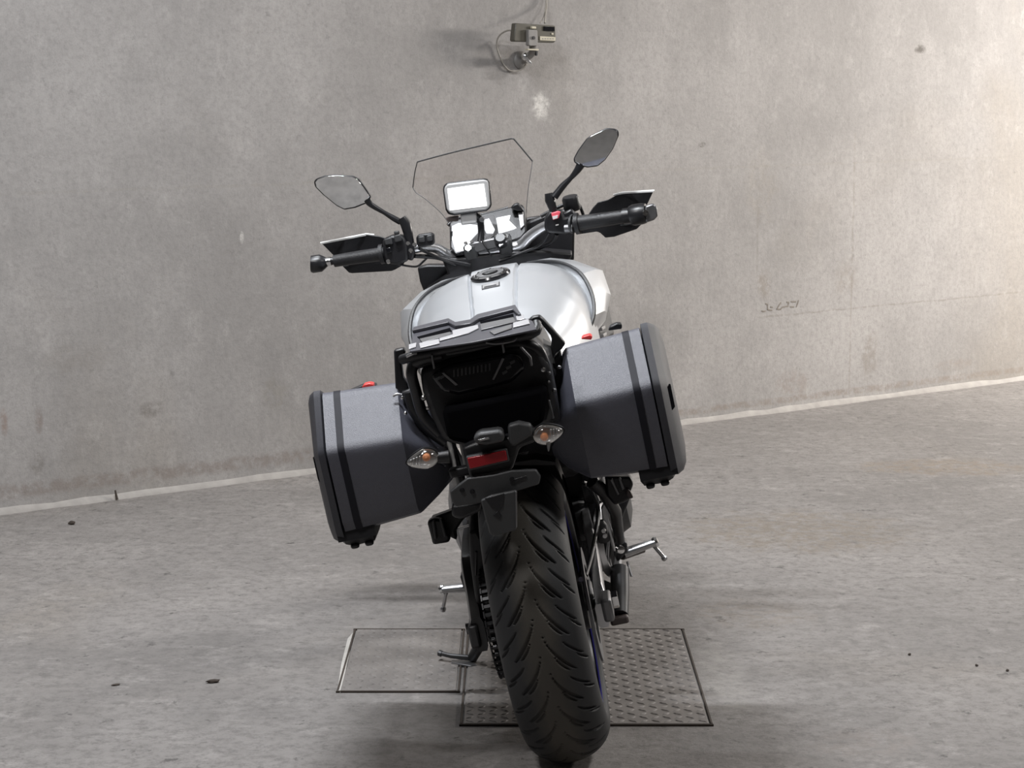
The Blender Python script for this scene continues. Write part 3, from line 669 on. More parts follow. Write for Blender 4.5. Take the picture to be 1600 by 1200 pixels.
# vent with fins and dark lower wedge on the right, air scoops on both sides
for s in (1, -1):
    lw = rbox('side_vent', bike, 'black', (.205*s, 1.0, .79), (.075, .14, .12), (0, 0, -.3*s), .012)
    for k in range(6): rbox('vent_fin', lw, 'fin', (.200*s, .90+.003*k, .742+.017*k), (.075, .035, .009), (0, 0, -.25*s), .002)
slab('side_scoop', bike, 'black', [(920, 508), (927, 485), (938, 497), (950, 515), (948, 540), (925, 540)], 1.02, .06, .004)
slab('frame_cover', bike, 'brown', [(880, 527), (899, 492), (907, 497), (886, 535)], .58, .02, .003)

# ---- seats
def pad(name, prof, m):
    rings = []
    for (Y, w, zt, zb) in prof:
        rings.append([Vector((w*x, Y, zb+(zt-zb)*z)) for x, z in ((-1, 0), (-1.0, .55), (-.8, .9), (-.35, 1.0), (.35, 1.0), (.8, .9), (1.0, .55), (1, 0))])
    return from_rings(name, rings, m, bike, ang=60)
pad('rider_seat', [(.04, .135, .835, .78), (.12, .15, .822, .76), (.25, .145, .818, .75), (.36, .11, .835, .76), (.44, .085, .862, .78)], 'seat')
pad('pillion_seat', [(-.16, .10, .90, .86), (-.10, .125, .905, .85), (.0, .14, .902, .83), (.07, .145, .885, .80), (.10, .14, .84, .79)], 'seat')

# ---- tail
tail = slab('tail_unit', bike, 'black', [(655, 578), (700, 560), (780, 540), (830, 532), (846, 548), (862, 580), (870, 630), (862, 662), (832, 675), (800, 690), (742, 702), (692, 690), (672, 648), (660, 612)], -.20, .40, .012)
tl = slab('tail_lamp', tail, 'blackgloss', [(672, 588), (700, 572), (790, 553), (812, 556), (822, 575), (800, 598), (770, 606), (716, 618), (690, 612)], -.232, .05, .008)
for q in ([(690, 583), (694, 582), (716, 601), (712, 603)], [(784, 560), (788, 561), (772, 594), (769, 593)]): slab('light_bar', tl, 'steel', q, -.236, .01, .0008)
for k in range(10):
    x0 = 708+6.2*k; y0 = 584-1.1*k; slab('light_tooth', tl, 'darkgrey', [(x0, y0-6), (x0+2.6, y0-6.5), (x0+2.6, y0+5), (x0, y0+5.5)], -.2345, .008, .0006)
for k in range(3): slab('light_tooth', tl, 'darkgrey', [(784+6*k, 582-8*k), (792+6*k, 578-8*k), (793+6*k, 582-8*k), (786+6*k, 586-8*k)], -.2345, .008, .0006)
for k in range(2): slab('light_tooth', tl, 'darkgrey', [(680+7*k, 592-3*k), (687+7*k, 588-3*k), (688+7*k, 592-3*k), (682+7*k, 596-3*k)], -.2345, .008, .0006)
for q in ([(673, 555), (676, 554), (680, 576), (677, 577)], [(783, 534), (786, 533), (789, 551), (786, 552)], [(812, 543), (816, 543), (830, 558), (832, 572), (829, 572), (827, 560)], [(856, 626), (859, 626), (866, 654), (863, 655)]): slab('trim_strip', tail, 'steel', q, -.236, .012, .0008)
slab('underseat_panel', tail, 'matte', [(690, 640), (855, 605), (850, 660), (800, 688), (745, 698), (700, 688)], -.25, .06, .01)
# plate holder with plate lamp, reflector and turn signals (no plate fitted)
ph = slab('plate_holder', bike, 'black', [(722, 700), (741, 692), (800, 682), (832, 668), (838, 690), (812, 700), (800, 735), (735, 748), (728, 728)], -.30, .05, .006)
lampb = slab('plate_lamp', ph, 'darkgrey', [(739, 684), (748, 676), (782, 672), (788, 680), (788, 690), (760, 696), (742, 694)], -.335, .05, .006)
slab('plate_lamp_glass', lampb, 'chrome', [(746, 687), (764, 683.5), (765, 686), (750, 689.5)], -.337, .004, .0006)
plabel(slab('reflector', ph, 'red', [(730, 716), (790, 704), (793, 719), (734, 733)], -.322, .02, .0015), 'red rectangular reflector')
slab('reflector_frame', ph, 'darkgrey', [(728, 714), (792, 701), (796, 721), (732, 736)], -.318, .02, .002)
slab('side_plate', ph, 'darkgrey', [(793, 665), (810, 660), (830, 664), (832, 680), (812, 692), (800, 700), (795, 690)], -.31, .03, .005)
wing = slab('plate_bracket', ph, 'darkgrey', [(703, 768), (730, 747), (770, 742), (800, 735), (838, 734), (845, 745), (842, 757), (806, 768), (770, 776), (752, 786), (712, 792), (706, 784)], -.318, .014, .003)
slab('bracket_slot', wing, 'black', [(796, 751), (822, 743), (824, 748), (798, 757)], -.3195, .006, .001)
for bx_, by_ in ((800, 749), (722, 766), (738, 768)): lathe('bracket_bolt', wing, 'blackgloss', [(.001, 0), (.005, 0), (.004, .003), (.001, .003)], Q(bx_, by_, -.318), (0, -1, 0), 10)
sp_ = slab('plate_stem', ph, 'darkgrey', [(751, 782), (768, 774), (798, 768), (807, 766), (808, 822), (806, 829), (772, 838), (765, 834), (757, 806)], -.345, .012, .003)
slab('stem_recess', sp_, 'black', [(757, 779), (788, 771), (786, 792), (778, 800), (768, 794)], -.3465, .006, .001)
slab('stem_rib', sp_, 'black', [(770, 806), (778, 798), (784, 806), (780, 812)], -.3465, .006, .001)
slab('stem_edge', sp_, 'steel', [(805, 768), (807.5, 768), (808, 824), (806, 826)], -.348, .01, .0008)
slab('holder_arm', ph, 'black', [(700, 735), (735, 728), (738, 742), (704, 748)], -.29, .03, .004)
slab('holder_tongue', ph, 'black', [(705, 790), (752, 784), (750, 800), (722, 812), (706, 808)], -.29, .05, .006)
# turn signals
def signal(c, tip, out, label):
    root = tube('turn_signal', bike, 'black', [Q(c[0]+(38 if out < 0 else -38), c[1]-4, -.29), Q(c[0], c[1], -.29)], [.013, .009], 12); plabel(root, label)
    C = Q(c[0], c[1], -.30); T = Q(tip[0], tip[1], -.30); ax = (T-C); ln = ax.length; ax.normalize(); upv = Vector((0, -1, 0)).cross(ax).normalized()
    def shell(name, m, k, y0, dep, par):
        n = 28; rings = []
        def out_(a):
            u = math.cos(a); v = math.sin(a)
            e = ln*1.0 if u > 0 else ln*.72
            taper = 1-.35*max(u, 0)
            return C+ax*(u*e*k)+upv*(v*.0205*k*taper)
        for f, yy in ((1.0, y0), (1.0, y0-.004*0), (.93, y0-dep*.55), (.72, y0-dep*.85), (.35, y0-dep), (.02, y0-dep*1.03)):
            rings.append([C+(out_(2*math.pi*i/n)-C)*f+Vector((0, yy, 0)) for i in range(n)])
        return from_rings(name, rings[1:], m, par, ang=60)
    shell('signal_body', 'black', 1.06, 0.002, -.04, root)
    shell('signal_reflector', 'chrome', .97, 0.0, .002, root)
    bulb = lathe('bulb', root, 'amber', [(.001, 0), (.007, .0), (.008, .005), (.006, .011), (.001, .014)], C-ax*.004+Vector((0, -.002, 0))-upv*.003, (0, -1, 0), 16)
    for k in range(4): rbox('facet', root, 'alu', C+ax*(.010+.006*k)+Vector((0, -.004, 0)), (.004, .004, .018-.002*k), (0, .2, 0), .001)
    shell('signal_lens', 'lens', .98, -.001, .020, root)
signal((664, 717), (635, 724), -1, 'clear turn signal with amber bulb on the left')
signal((853, 679), (881, 672), 1, 'clear turn signal with amber bulb on the right')
tube('signal_stay', bike, 'steel', P([(857, 692, -.30), (857, 705, -.30)]), [.005, .0015], 8)

# ---- luggage rack and grab handles
RZ = .953
def rpts(l, z=RZ, k=.08):                # the rack lies in a plane rising a little to the front
    o = RT @ (CAM-ROOT); out = []
    for px, py in l:
        d = RT @ ray(px, py); t = (z+k*.2-o.z+k*o.y)/(d.z-k*d.y); out.append(o+d*t)
    return out
rack = prism('luggage_rack', bike, 'rackgrey', rpts([(640, 549), (646, 518), (702, 503), (713, 509), (735, 505), (746, 497), (807, 482), (815, 496), (832, 501), (838, 514), (740, 534)]), Vector((0, 0, -.004)), .001)
plabel(rack, 'grey metal luggage rack plate')
def riser(name, pts, z0, h, m, bev=.0015, par=rack): return prism(name, par, m, rpts(pts, z0), Vector((0, 0, h)), bev)
riser('front_lip', [(645, 521), (647, 516), (702, 502), (713, 508), (735, 504), (746, 496), (806, 481), (815, 495), (810, 496), (802, 488), (749, 502), (737, 510), (712, 514), (701, 508)], RZ+.0005, .007, 'rackgrey')
riser('slot_shade', [(652, 527), (703, 513), (706, 518), (656, 530)], RZ+.0005, .0012, 'matte', 0)  # raised matte strips paint the shade inside the slot openings
riser('slot_shade', [(750, 503), (802, 491), (803, 496), (752, 508)], RZ+.0005, .0012, 'matte', 0)
for q, mm in (([(707, 518), (747, 509), (748, 514), (732, 522), (687, 534), (687, 530), (708, 524)], 'rackpanel'), ([(750, 508), (803, 497), (806, 504), (752, 517)], 'steel'), ([(656, 531), (704, 520), (705, 524), (660, 537)], 'steel'), ([(655, 538), (686, 531), (687, 538), (657, 545)], 'rackpanel'), ([(765, 519), (800, 508), (800, 514), (772, 524)], 'steel'), ([(802, 506), (826, 500), (828, 507), (802, 513)], 'rackpanel'), ([(639, 540), (651, 537), (650, 543), (639, 547)], 'rackpanel'), ([(806, 496), (818, 493), (820, 500), (808, 502)], 'rackpanel')):
    riser('top_panel', q, RZ+.0005, .0025, mm, .0008)
tube('rear_bar', rack, 'black', P([(628, 562, -.2), (650, 556, -.215), (740, 538, -.22), (830, 522, -.215), (838, 505, -.19)]), .010, 10, 4)
slab('bar_slit', rack, 'alu', [(693, 540), (764, 524), (765, 527), (694, 543)], -.234, .004, .0006)
tube('hook', rack, 'alu', P([(636, 557, -.225), (644, 553, -.23), (650, 552, -.225)]), .0035, 8, 4)
slab('grip_bar', rack, 'black', [(772, 522), (802, 514), (803, 526), (775, 534)], -.226, .03, .003)
slab('lower_bracket', rack, 'black', [(632, 560), (700, 545), (830, 520), (832, 536), (790, 548), (700, 565), (665, 574), (640, 580)], -.19, .06, .004)
tube('wire_bail', rack, 'steel', P([(760, 535, -.235), (775, 537, -.24), (800, 533, -.24), (806, 528, -.235)]), .003, 8, 4)
slab('latch_bar', rack, 'darkgrey', [(694, 551), (770, 536), (771, 541), (740, 549), (698, 556)], -.225, .02, .002)
hr = slab('grab_handle', bike, 'blackmetal', [(826, 500), (832, 495), (843, 493), (850, 499), (862, 512), (884, 537), (877, 547), (872, 548), (864, 560), (858, 574), (849, 572), (854, 556), (861, 540), (862, 530), (860, 524), (843, 503), (837, 502), (836, 512), (830, 520)], -.06, .026, .004)
plabel(hr, 'black angular grab handle on the right')
slab('handle_foot', hr, 'alu', [(868, 538), (876, 547), (860, 560), (863, 551)], -.04, .012, .002)
hl = slab('grab_handle', bike, 'blackmetal', [(615, 547), (632, 544), (634, 552), (626, 558), (630, 590), (641, 605), (633, 613), (622, 621), (618, 612)], -.06, .028, .004)
plabel(hl, 'black angular grab handle on the left')
# carrier tubes between tail and cases
cr = tube('case_carrier', bike, 'blackmetal', P([(646, 568, -.19), (643, 585, -.19), (650, 612, -.18), (662, 650, -.17), (688, 678, -.17)]), .0115, 10, 5)
tube('carrier_tube', cr, 'blackmetal', P([(646, 568, -.19), (665, 560, -.2), (690, 556, -.2)]), .0115, 10, 4)
tube('carrier_tube', cr, 'blackmetal', P([(640, 612, -.1), (648, 640, -.1), (668, 668, -.1), (698, 690, -.1)]), .014, 10, 4)
slab('carrier_plate', cr, 'black', [(626, 613), (646, 606), (660, 640), (655, 655), (640, 648), (632, 632)], -.08, .03, .004)
for bx_, by_, r in ((662, 622, .006), (669, 638, .0048), (634, 646, .0036), (629, 622, .004)): lathe('carrier_bolt', cr, 'chrome', [(.001, 0), (r, 0), (r*.8, .006), (.001, .008)], Q(bx_, by_, -.2), (0, -1, .35), 12)
tube('carrier_wire', cr, 'alu', P([(614, 619, -.09), (620, 616, -.09), (628, 617, -.09)]), .0028, 8, 4)
cr = tube('case_carrier', bike, 'blackmetal', P([(790, 540, -.19), (815, 537, -.19), (838, 545, -.19), (850, 570, -.18), (860, 610, -.17), (866, 655, -.17)]), .0125, 10, 5)
slab('carrier_plate', cr, 'black', [(852, 575), (876, 548), (884, 620), (884, 660), (868, 655), (860, 610)], -.05, .03, .004)
for bx_, by_, r in ((849, 578, .006), (858, 583, .004), (857, 597, .0035), (866, 610, .005), (874, 574, .004)): lathe('carrier_bolt', cr, 'chrome' if bx_ == 849 else 'steel', [(.001, 0), (r, 0), (r*.8, .006), (.001, .008)], Q(bx_, by_, -.2), (0, -1, .3), 12)

# ---- hard side cases
def case(s, label):
    cx = -.018
    def sl(u, zt, zb, yr, yb, zc, yf, ex=0.):
        pl = lambda f: (yb+(yr-yb)*f, zt-.004+(zc-zt+.004)*f)
        pr = [(yf-.07, zb+(zt-zb)*.66), (yf-.17, zt-.055), (yb+.05, zt-.012), (yb+.012, zt-.002), pl(.02), pl(.10), pl(.5), pl(.88), pl(.96), (yr, zc-.006), (yr, zc-.022), (yr, zb+.03), (yr+.012, zb+.008), (yr+.035, zb), (yf-.10, zb-.03), (yf-.02, zb+.02), (yf, zb+(zt-zb)*.3), (yf-.01, zb+(zt-zb)*.45)]
        my, mz = (yr+yf)/2, (zt+zb)/2
        return [Vector((cx+s*u, y+math.copysign(ex, y-my), z+math.copysign(ex, z-mz))) for y, z in pr]
    body = from_rings('side_case', [sl(.110, .745, .655, -.10, .02, .70, .26), sl(.135, .80, .630, -.135, .0, .735, .29), sl(.172, .862, .608, -.163, -.045, .762, .31), sl(.178, .868, .606, -.169, -.05, .767, .32), sl(.188, .869, .605, -.17, -.05, .768, .32), sl(.29, .875, .597, -.17, -.05, .772, .33), sl(.334, .878, .594, -.17, -.05, .774, .33), sl(.3355, .873, .6, -.162, -.045, .772, .32)], 'case', bike, ang=32)
    plabel(body, label)
    from_rings('strap_band', [sl(.297, .8755, .5965, -.1705, -.05, .7723, .3305, .0012), sl(.311, .8765, .596, -.1705, -.05, .773, .3305, .0012)], 'caseband', body, ang=32)
    from_rings('lid', [sl(.3365, .876, .598, -.164, -.046, .772, .325), sl(.338, .885, .582, -.172, -.05, .777, .335), sl(.352, .885, .578, -.166, -.045, .773, .335), sl(.365, .876, .580, -.14, -.03, .765, .325), sl(.374, .862, .588, -.10, .0, .74, .30), sl(.379, .83, .61, -.05, .03, .71, .26)], 'caselid', body, ang=32)
    # hinge feet under the lid
    from_rings('hinge_foot', [[Vector((cx+s*u, y, z)) for y, z in ((-.158, .608), (-.163, .585), (-.15, d), (-.05, d), (-.03, .60))] for u, d in ((.274, .584), (.280, .572), (.325, .570), (.340, .576), (.352, .590))], 'black', body)
    for u in (.292, .322): rbox('hinge_pin', body, 'blackgloss', (cx+s*u, -.148, .570), (.018, .02, .012), bev=.005)
    rbox('grip_recess_shade', body, 'matte', (cx+s*.3662, -.122, .735), (.007, .036, .05), (0, 0, -s*.22), .002)  # matte block on the lid paints the shade of the grip recess
    return body
cl_ = case(-1, 'dark grey hard side case on the left')
cr_ = case(1, 'dark grey hard side case on the right')
plabel(slab('latch', cl_, 'redlatch', [(565, 606), (568, 601), (576, 599), (583, 600), (584, 606)], .03, .03, .002), 'red latch tab')
slab('latch_lever', cl_, 'black', [(543, 612), (566, 602), (587, 601), (588, 607), (560, 612)], .062, .03, .002)
plabel(slab('latch', cr_, 'redlatch', [(908, 530), (911, 526), (922, 523), (926, 526), (924, 531)], .03, .03, .002), 'red latch tab')
slab('latch_lever', cr_, 'black', [(950, 517), (953, 510), (964, 505), (972, 506), (972, 514)], .03, .03, .003)
slab('case_mount_cup', cl_, 'caseband', [(612, 612), (618, 604), (640, 614), (650, 640), (640, 660), (625, 640)], .0, .05, .006)

# ---- cockpit
fair = slab('cockpit_fairing', bike, 'black', [(652, 418), (668, 414), (706, 414), (722, 428), (700, 444), (665, 463), (656, 440)], 1.06, .05, .005)
slab('fairing_panel', fair, 'black', [(826, 346), (850, 336), (872, 330), (895, 322), (898, 350), (897, 408), (850, 408), (790, 412), (800, 385)], 1.12, .04, .006)
slab('fairing_panel', fair, 'black', [(690, 405), (740, 400), (800, 392), (850, 392), (895, 396), (890, 408), (806, 417), (735, 432), (690, 448), (668, 462), (664, 452), (700, 428)], 1.0, .10, .006)
nose = from_rings('nose_fairing', [[Vector((x*w, Y, z0+z*h)) for x, z in ((-1, .1), (-.8, .8), (-.3, 1), (.3, 1), (.8, .8), (1, .1), (.5, -1), (-.5, -1))] for Y, w, z0, h in ((1.12, .17, .90, .10), (1.24, .19, .88, .12), (1.36, .14, .84, .11), (1.43, .07, .80, .07))], 'black', bike, ang=40)
for s in (-1, 1): lathe('headlight', nose, 'chrome', [(.001, 0), (.035, .0), (.032, .012), (.001, .018)], (.08*s, 1.385, .845), (.4*s, 1, -.1), 20)
# windscreen
def wsY(px, py): return 1.10+.13*(py-217)/130-.00000085*(px-740)**2*8
ws_pts = [(652, 253), (700, 240), (750, 228), (793, 218), (801, 217), (806, 221), (832, 252), (829, 272), (826, 290), (823, 320), (822, 348), (800, 362), (740, 372), (705, 352), (692, 336), (680, 324), (662, 309), (650, 301), (645, 293), (648, 270)]
c2 = (745, 295)
bm = bmesh.new(); ringsW = []
for f in (1.0, .8, .55, .3):
    ringsW.append([Q(c2[0]+(x-c2[0])*f, c2[1]+(y-c2[1])*f, wsY(c2[0]+(x-c2[0])*f, c2[1]+(y-c2[1])*f)) for x, y in ws_pts])
for dy in (0, .004):
    V_ = [[bm.verts.new(v+Vector((0, dy, 0))) for v in r] for r in ringsW]; n = len(ws_pts)
    for a, b in zip(V_, V_[1:]):
        for i in range(n): bm.faces.new((a[i], a[(i+1) % n], b[(i+1) % n], b[i]))
    cv = bm.verts.new(Q(*c2, wsY(*c2))+Vector((0, dy, 0)))
    for i in range(n): bm.faces.new((V_[-1][i], V_[-1][(i+1) % n], cv))
ws = finish('windscreen', bm, 'screen', bike, ang=60); plabel(ws, 'clear acrylic windscreen')
e = [v+Vector((0, .002, 0)) for v in ringsW[0]]
tube('top_edge', ws, 'darkgrey', e[0:7], .0019, 6, 3)
tube('side_edge', ws, 'rackpanel', e[6:11], .0012, 6, 3)
tube('side_edge', ws, 'rackpanel', e[12:19], .0013, 6, 3)
tube('side_edge', ws, 'darkgrey', [e[18], e[19], e[0]], .0013, 6, 3)
slab('screen_mount', ws, 'black', [(800, 352), (826, 340), (850, 337), (850, 350), (806, 366)], 1.2, .03, .004)
# dash
dash = prism('dash_unit', bike, 'black', P([(702, 348, 1.08), (706, 343, 1.085), (735, 338, 1.085), (800, 322, 1.085), (815, 318, 1.085), (821, 326, 1.08), (823, 362, 1.03), (815, 372, 1.02), (780, 385, 1.01), (735, 396, 1.0), (712, 399, 1.0), (703, 392, 1.01)]), Vector((0, .03, -.012)), .005)
plabel(dash, 'instrument pod with two screens whitened by painted glare')
def DP(l, off): return [Q(x, y, 1.072-(y-340)/56*.078+off) for x, y in l]      # the pod's sloping face
prism('gloss_cover', dash, 'dashgloss', DP([(704, 349), (720, 343), (772, 336), (774, 366), (752, 384), (712, 396), (705, 385)], -.004), Vector((0, .010, -.004)), .001)
plabel(prism('display_glare', dash, 'tft', DP([(775, 340), (805, 334), (808, 357), (779, 365)], -.009), Vector((0, .006, -.003)), .002), 'right screen with painted white glare')
plabel(prism('display_glare', dash, 'tft', DP([(706, 353), (716, 348), (746, 351), (748, 361), (736, 374), (730, 390), (712, 393), (706, 374)], -.009), Vector((0, .006, -.003)), .002), 'left screen with painted white glare')
prism('display_glare', dash, 'tft', DP([(757, 343), (764, 341), (773, 358), (770, 364), (760, 364), (756, 356)], -.009), Vector((0, .006, -.003)), .001)  # small glare patch, drawn as a glowing piece
prism('side_cap', dash, 'alu', P([(809, 332, 1.06), (817, 330, 1.06), (820, 352, 1.04), (813, 358, 1.03)]), Vector((0, .008, -.003)), .002)
for q in ([(704, 362), (707, 361), (707, 369), (704, 370)], [(704, 374), (709, 373), (710, 381), (705, 382)]): slab('dash_key', dash, 'darkgrey', q, 1.018, .01, .001)
tube('dash_top_rail', dash, 'blackmetal', P([(700, 352, 1.09), (716, 341, 1.1), (762, 334, 1.1), (794, 325, 1.1)]), .005, 8, 4)
slab('rail_knob', dash, 'black', [(797, 325), (803, 319), (810, 317), (815, 324), (818, 330), (808, 330)], 1.05, .03, .004)
# navigation unit on its mount
gps = slab('navigation_unit', bike, 'blackmetal', [(692, 297), (693, 290), (698, 286), (755, 279), (762, 280), (765, 285), (768, 320), (766, 326), (760, 330), (710, 337), (700, 335), (696, 328)], .985, .022, .004)
plabel(gps, 'navigation device with lit white screen')
slab('bezel', gps, 'bezel', [(694, 297), (695, 292), (699, 288), (755, 281), (761, 282), (763, 286), (766, 319), (764, 324), (759, 328), (710, 334), (702, 332), (698, 327)], .980, .008, .003)
slab('screen', gps, 'gps', [(699, 295), (756, 287), (761, 322), (703, 329)], .9785, .004, .001)
slab('mount_block', gps, 'bezel', [(719, 335), (744, 331), (745, 349), (721, 352)], .99, .03, .003)
tube('mount_arm', gps, 'blackmetal', P([(735, 330, 1.0), (748, 340, 1.01), (752, 360, 1.01), (750, 380, 1.0)]), .009, 10, 4)
lathe('mount_screw', gps, 'steel', [(.001, 0), (.007, 0), (.006, .01), (.001, .011)], Q(753, 343, .985), (0, -1, 0), 12)
slab('cradle_foot', gps, 'brown', [(696, 340), (716, 337), (716, 346), (700, 347)], 1.0, .02, .002)
# bars
bar = tube('handlebar', bike, 'alu', P([(610, 396, .965), (640, 391, .985), (662, 386, 1.0), (682, 388, 1.02), (700, 398, 1.03), (722, 399, 1.03), (800, 387, 1.015), (816, 381, 1.01), (826, 371, 1.0), (840, 360, .985), (856, 352, .97), (880, 348, .945), (905, 348, .93)]), [.0115, .0115, .012, .013, .014, .0145, .0145, .0145, .014, .013, .012, .0115, .0115], 16, 5)
plabel(bar, 'silver tubular handlebar')
for px, py in ((736, 392), (790, 383)):
    c0 = Q(px, py, 1.02); rbox('bar_clamp', bar, 'darkgrey', c0, (.036, .05, .045), (.3, 0, 0), .006); rbox('riser', bar, 'darkgrey', c0+Vector((0, .01, -.04)), (.034, .045, .06), (.3, 0, 0), .006)
    for sx in (-.008, .008): lathe('clamp_bolt', bar, 'chrome', [(.001, 0), (.005, 0), (.005, .006), (.001, .006)], c0+Vector((sx, -.02, .02)), (0, -.5, .85), 8)
slab('upper_clamp', bar, 'steel', [(733, 382), (742, 378), (782, 370), (786, 376), (776, 388), (745, 395)], .992, .03, .004)
lathe('ignition_switch', bar, 'blackmetal', [(.001, 0), (.017, 0), (.017, .02), (.012, .025), (.001, .025)], Q(784, 380, .985), (0, -.75, .65), 20)
lathe('key_ring', bar, 'chrome', [(.0135, 0), (.0135, .005), (.0095, .005), (.0095, 0)], Q(784, 380, .967), (0, -.75, .65), 3, loop=True)
lathe('bar_cap', bar, 'chrome', [(.0, 0), (.009, 0), (.008, .006), (.0, .006)], Q(732, 389, .99), (0, -.8, .6), 16)
tube('cockpit_cable', bar, 'black', P([(755, 352, .99), (752, 372, .985), (760, 388, .98), (768, 400, .985)]), .0022, 6, 6)
# left side
def grip(pts, r, name='grip'): return tube(name, bar, 'rubber', P(pts), r, 20, 3)
grip([(522, 408, .98), (560, 402, .975), (596, 397, .968), (612, 395, .965)], [.0155, .0165, .0175, .019])
tube('bar_end', bar, 'blackmetal', P([(486, 413, .985), (488, 413, .985), (501, 411, .984), (506, 410, .983), (512, 409, .982), (524, 407, .981)]), [.020, .0225, .0225, .017, .010, .010], 20)
tube('bar_end_collar', bar, 'chrome', P([(509, 409, .982), (517, 408, .9815)]), .0112, 16)
tube('grip_flange', bar, 'rubber', P([(594, 397.5, .968), (600, 396.5, .967)]), .025, 20)
sw_l = slab('switch_pod', bar, 'black', [(598, 374), (612, 368), (630, 368), (636, 380), (638, 408), (622, 414), (604, 412), (598, 398)], .945, .05, .006)
slab('switch_key', sw_l, 'darkgrey', [(600, 374), (611, 371), (614, 381), (602, 383)], .938, .012, .002)
slab('switch_key', sw_l, 'darkgrey', [(615, 369), (625, 366), (628, 376), (617, 379)], .935, .014, .002)
slab('switch_lever', sw_l, 'darkgrey', [(615, 362), (623, 361), (624, 366), (616, 367)], .95, .02, .002)
slab('switch_key', sw_l, 'blackgloss', [(602, 388), (610, 386), (612, 394), (604, 396)], .938, .012, .002)
for bx_, by_ in ((638, 381), (642, 392), (648, 383), (607, 409)): lathe('clamp_bolt', sw_l, 'chrome', [(.001, 0), (.0055, 0), (.005, .008), (.001, .008)], Q(bx_, by_, .93), (0, -1, .3), 10)
slab('clutch_perch', bar, 'blackmetal', [(633, 372), (644, 372), (648, 396), (645, 408), (636, 406)], .955, .05, .005)
aux = slab('auxiliary_switch', bar, 'black', [(650, 371), (653, 367), (674, 364), (678, 367), (679, 380), (675, 384), (654, 386), (651, 383)], .95, .03, .005)
for q in ([(653, 370), (663, 368.5), (664, 378), (654, 379)], [(666, 368), (675, 366.5), (676, 376), (667, 377.5)]): slab('rocker', aux, 'darkgrey', q, .945, .008, .003)
tube('clutch_lever', bar, 'blackmetal', P([(636, 392, 1.0), (610, 392, 1.05), (560, 402, 1.06), (525, 412, 1.05)]), [.008, .008, .007, .006], 10, 4)
tube('wire', bar, 'black', P([(622, 413, .97), (640, 416, .985), (652, 416, 1.0), (662, 408, 1.01), (672, 398, 1.02)]), .0028, 8, 6)
tube('wire', bar, 'black', P([(648, 400, .98), (680, 402, 1.0), (705, 408, 1.0), (735, 414, 1.0)]), .006, 8, 5)
tube('wire', bar, 'black', P([(655, 388, .975), (664, 393, .985), (690, 405, .99), (712, 414, 1.0)]), .004, 8, 5)
def guard(upper, lower, edge, Yu, label):
    g = slab('hand_guard', bar, 'black', upper, Yu, .006, .002); plabel(g, label)
    plabel(prism('guard_edge', g, 'white', P(edge), Vector((0, .006, .002)), .0008), 'pale top edge')
    slab('lower_flap', g, 'black', lower, Yu, .008, .002); return g
gl_ = guard([(501, 379, 1.0), (540, 372), (572, 366.5), (592, 369), (615, 376), (640, 388), (636, 404, 1.08), (600, 412), (550, 420), (535, 408), (520, 398)],
      [(535, 416), (548, 414), (596, 404), (636, 402), (630, 414), (618, 421), (612, 423.5), (550, 427), (545, 426)],
      [(500, 379.5, .998), (572, 365.5, 1.07), (585, 366.8, 1.075), (584, 368.8, 1.075), (572, 368.6, 1.07), (502, 382, .998)], 1.07, 'black left hand guard')
gr_ = guard([(1021, 299, .92), (985, 302), (965, 304), (950, 312), (934, 316), (926, 325), (918, 337), (902, 350), (905, 366), (932, 362), (945, 365), (1000, 352), (1008, 326)],
      [(908, 358), (928, 360), (938, 364), (946, 371.5), (960, 370), (995, 358), (1004, 349), (1010, 340), (960, 345)],
      [(1023, 297.5, .918), (972, 300.5, .99), (958, 304.5, 1.0), (959, 306.3, 1.0), (973, 303, .99), (1020, 300.5, .918)], 1.0, 'black right hand guard')
# right side
grip([(902, 349, .93), (915, 347, .925), (950, 342, .91), (976, 338, .9)], [.020, .0185, .0175, .0165])
tube('grip_flange', bar, 'rubber', P([(899, 350, .932), (905, 349, .93)]), .027, 20)
tube('grip_flange', bar, 'darkgrey', P([(893, 350, .935), (896, 350, .933)]), .024, 20)
tube('throttle_collar', bar, 'blackmetal', P([(974, 338, .9), (990, 336, .893)]), .0195, 20)
tube('bar_end', bar, 'blackmetal', P([(986, 337, .895), (990, 336, .893), (1003, 334, .888), (1010, 333, .885)]), [.024, .0265, .0265, .024], 20)
plabel(slab('bar_end_cap', bar, 'steel', [(1008, 322), (1021, 318), (1026, 322), (1028, 338), (1022, 344), (1010, 348), (1006, 338)], .868, .02, .004), 'grey square bar end')
lathe('end_bolt', bar, 'chrome', [(.001, 0), (.0075, 0), (.0075, .004), (.004, .004), (.004, .002), (.001, .002)], Q(1008, 333, .865), (.45, -1, .1), 16)
sw_r = slab('switch_pod', bar, 'black', [(851, 340), (858, 330), (878, 328), (882, 340), (894, 338), (896, 362), (882, 366), (855, 364), (850, 356)], .925, .05, .006)
ks = slab('kill_switch', sw_r, 'redswitch', [(861, 333), (872, 330), (876, 331), (873, 341), (864, 344)], .915, .016, .002); plabel(ks, 'red engine switch')
slab('kill_mark', ks, 'white', [(863, 338), (872, 336), (871, 341), (864, 343)], .9135, .003, .0005)
slab('switch_key', sw_r, 'white', [(868, 351), (873, 350), (873, 352), (868, 353)], .922, .006, .0008)
tube('brake_lever', bar, 'blackmetal', P([(890, 332, 1.0), (910, 345, 1.03), (950, 352, 1.02), (990, 348, .99)]), [.009, .008, .007, .006], 10, 4)
rs = lathe('fluid_reservoir', bar, 'black', [(.001, 0), (.02, 0), (.022, .006), (.022, .03), (.019, .036), (.001, .038)], Q(895, 328, .99), (0, -.2, 1), 20)
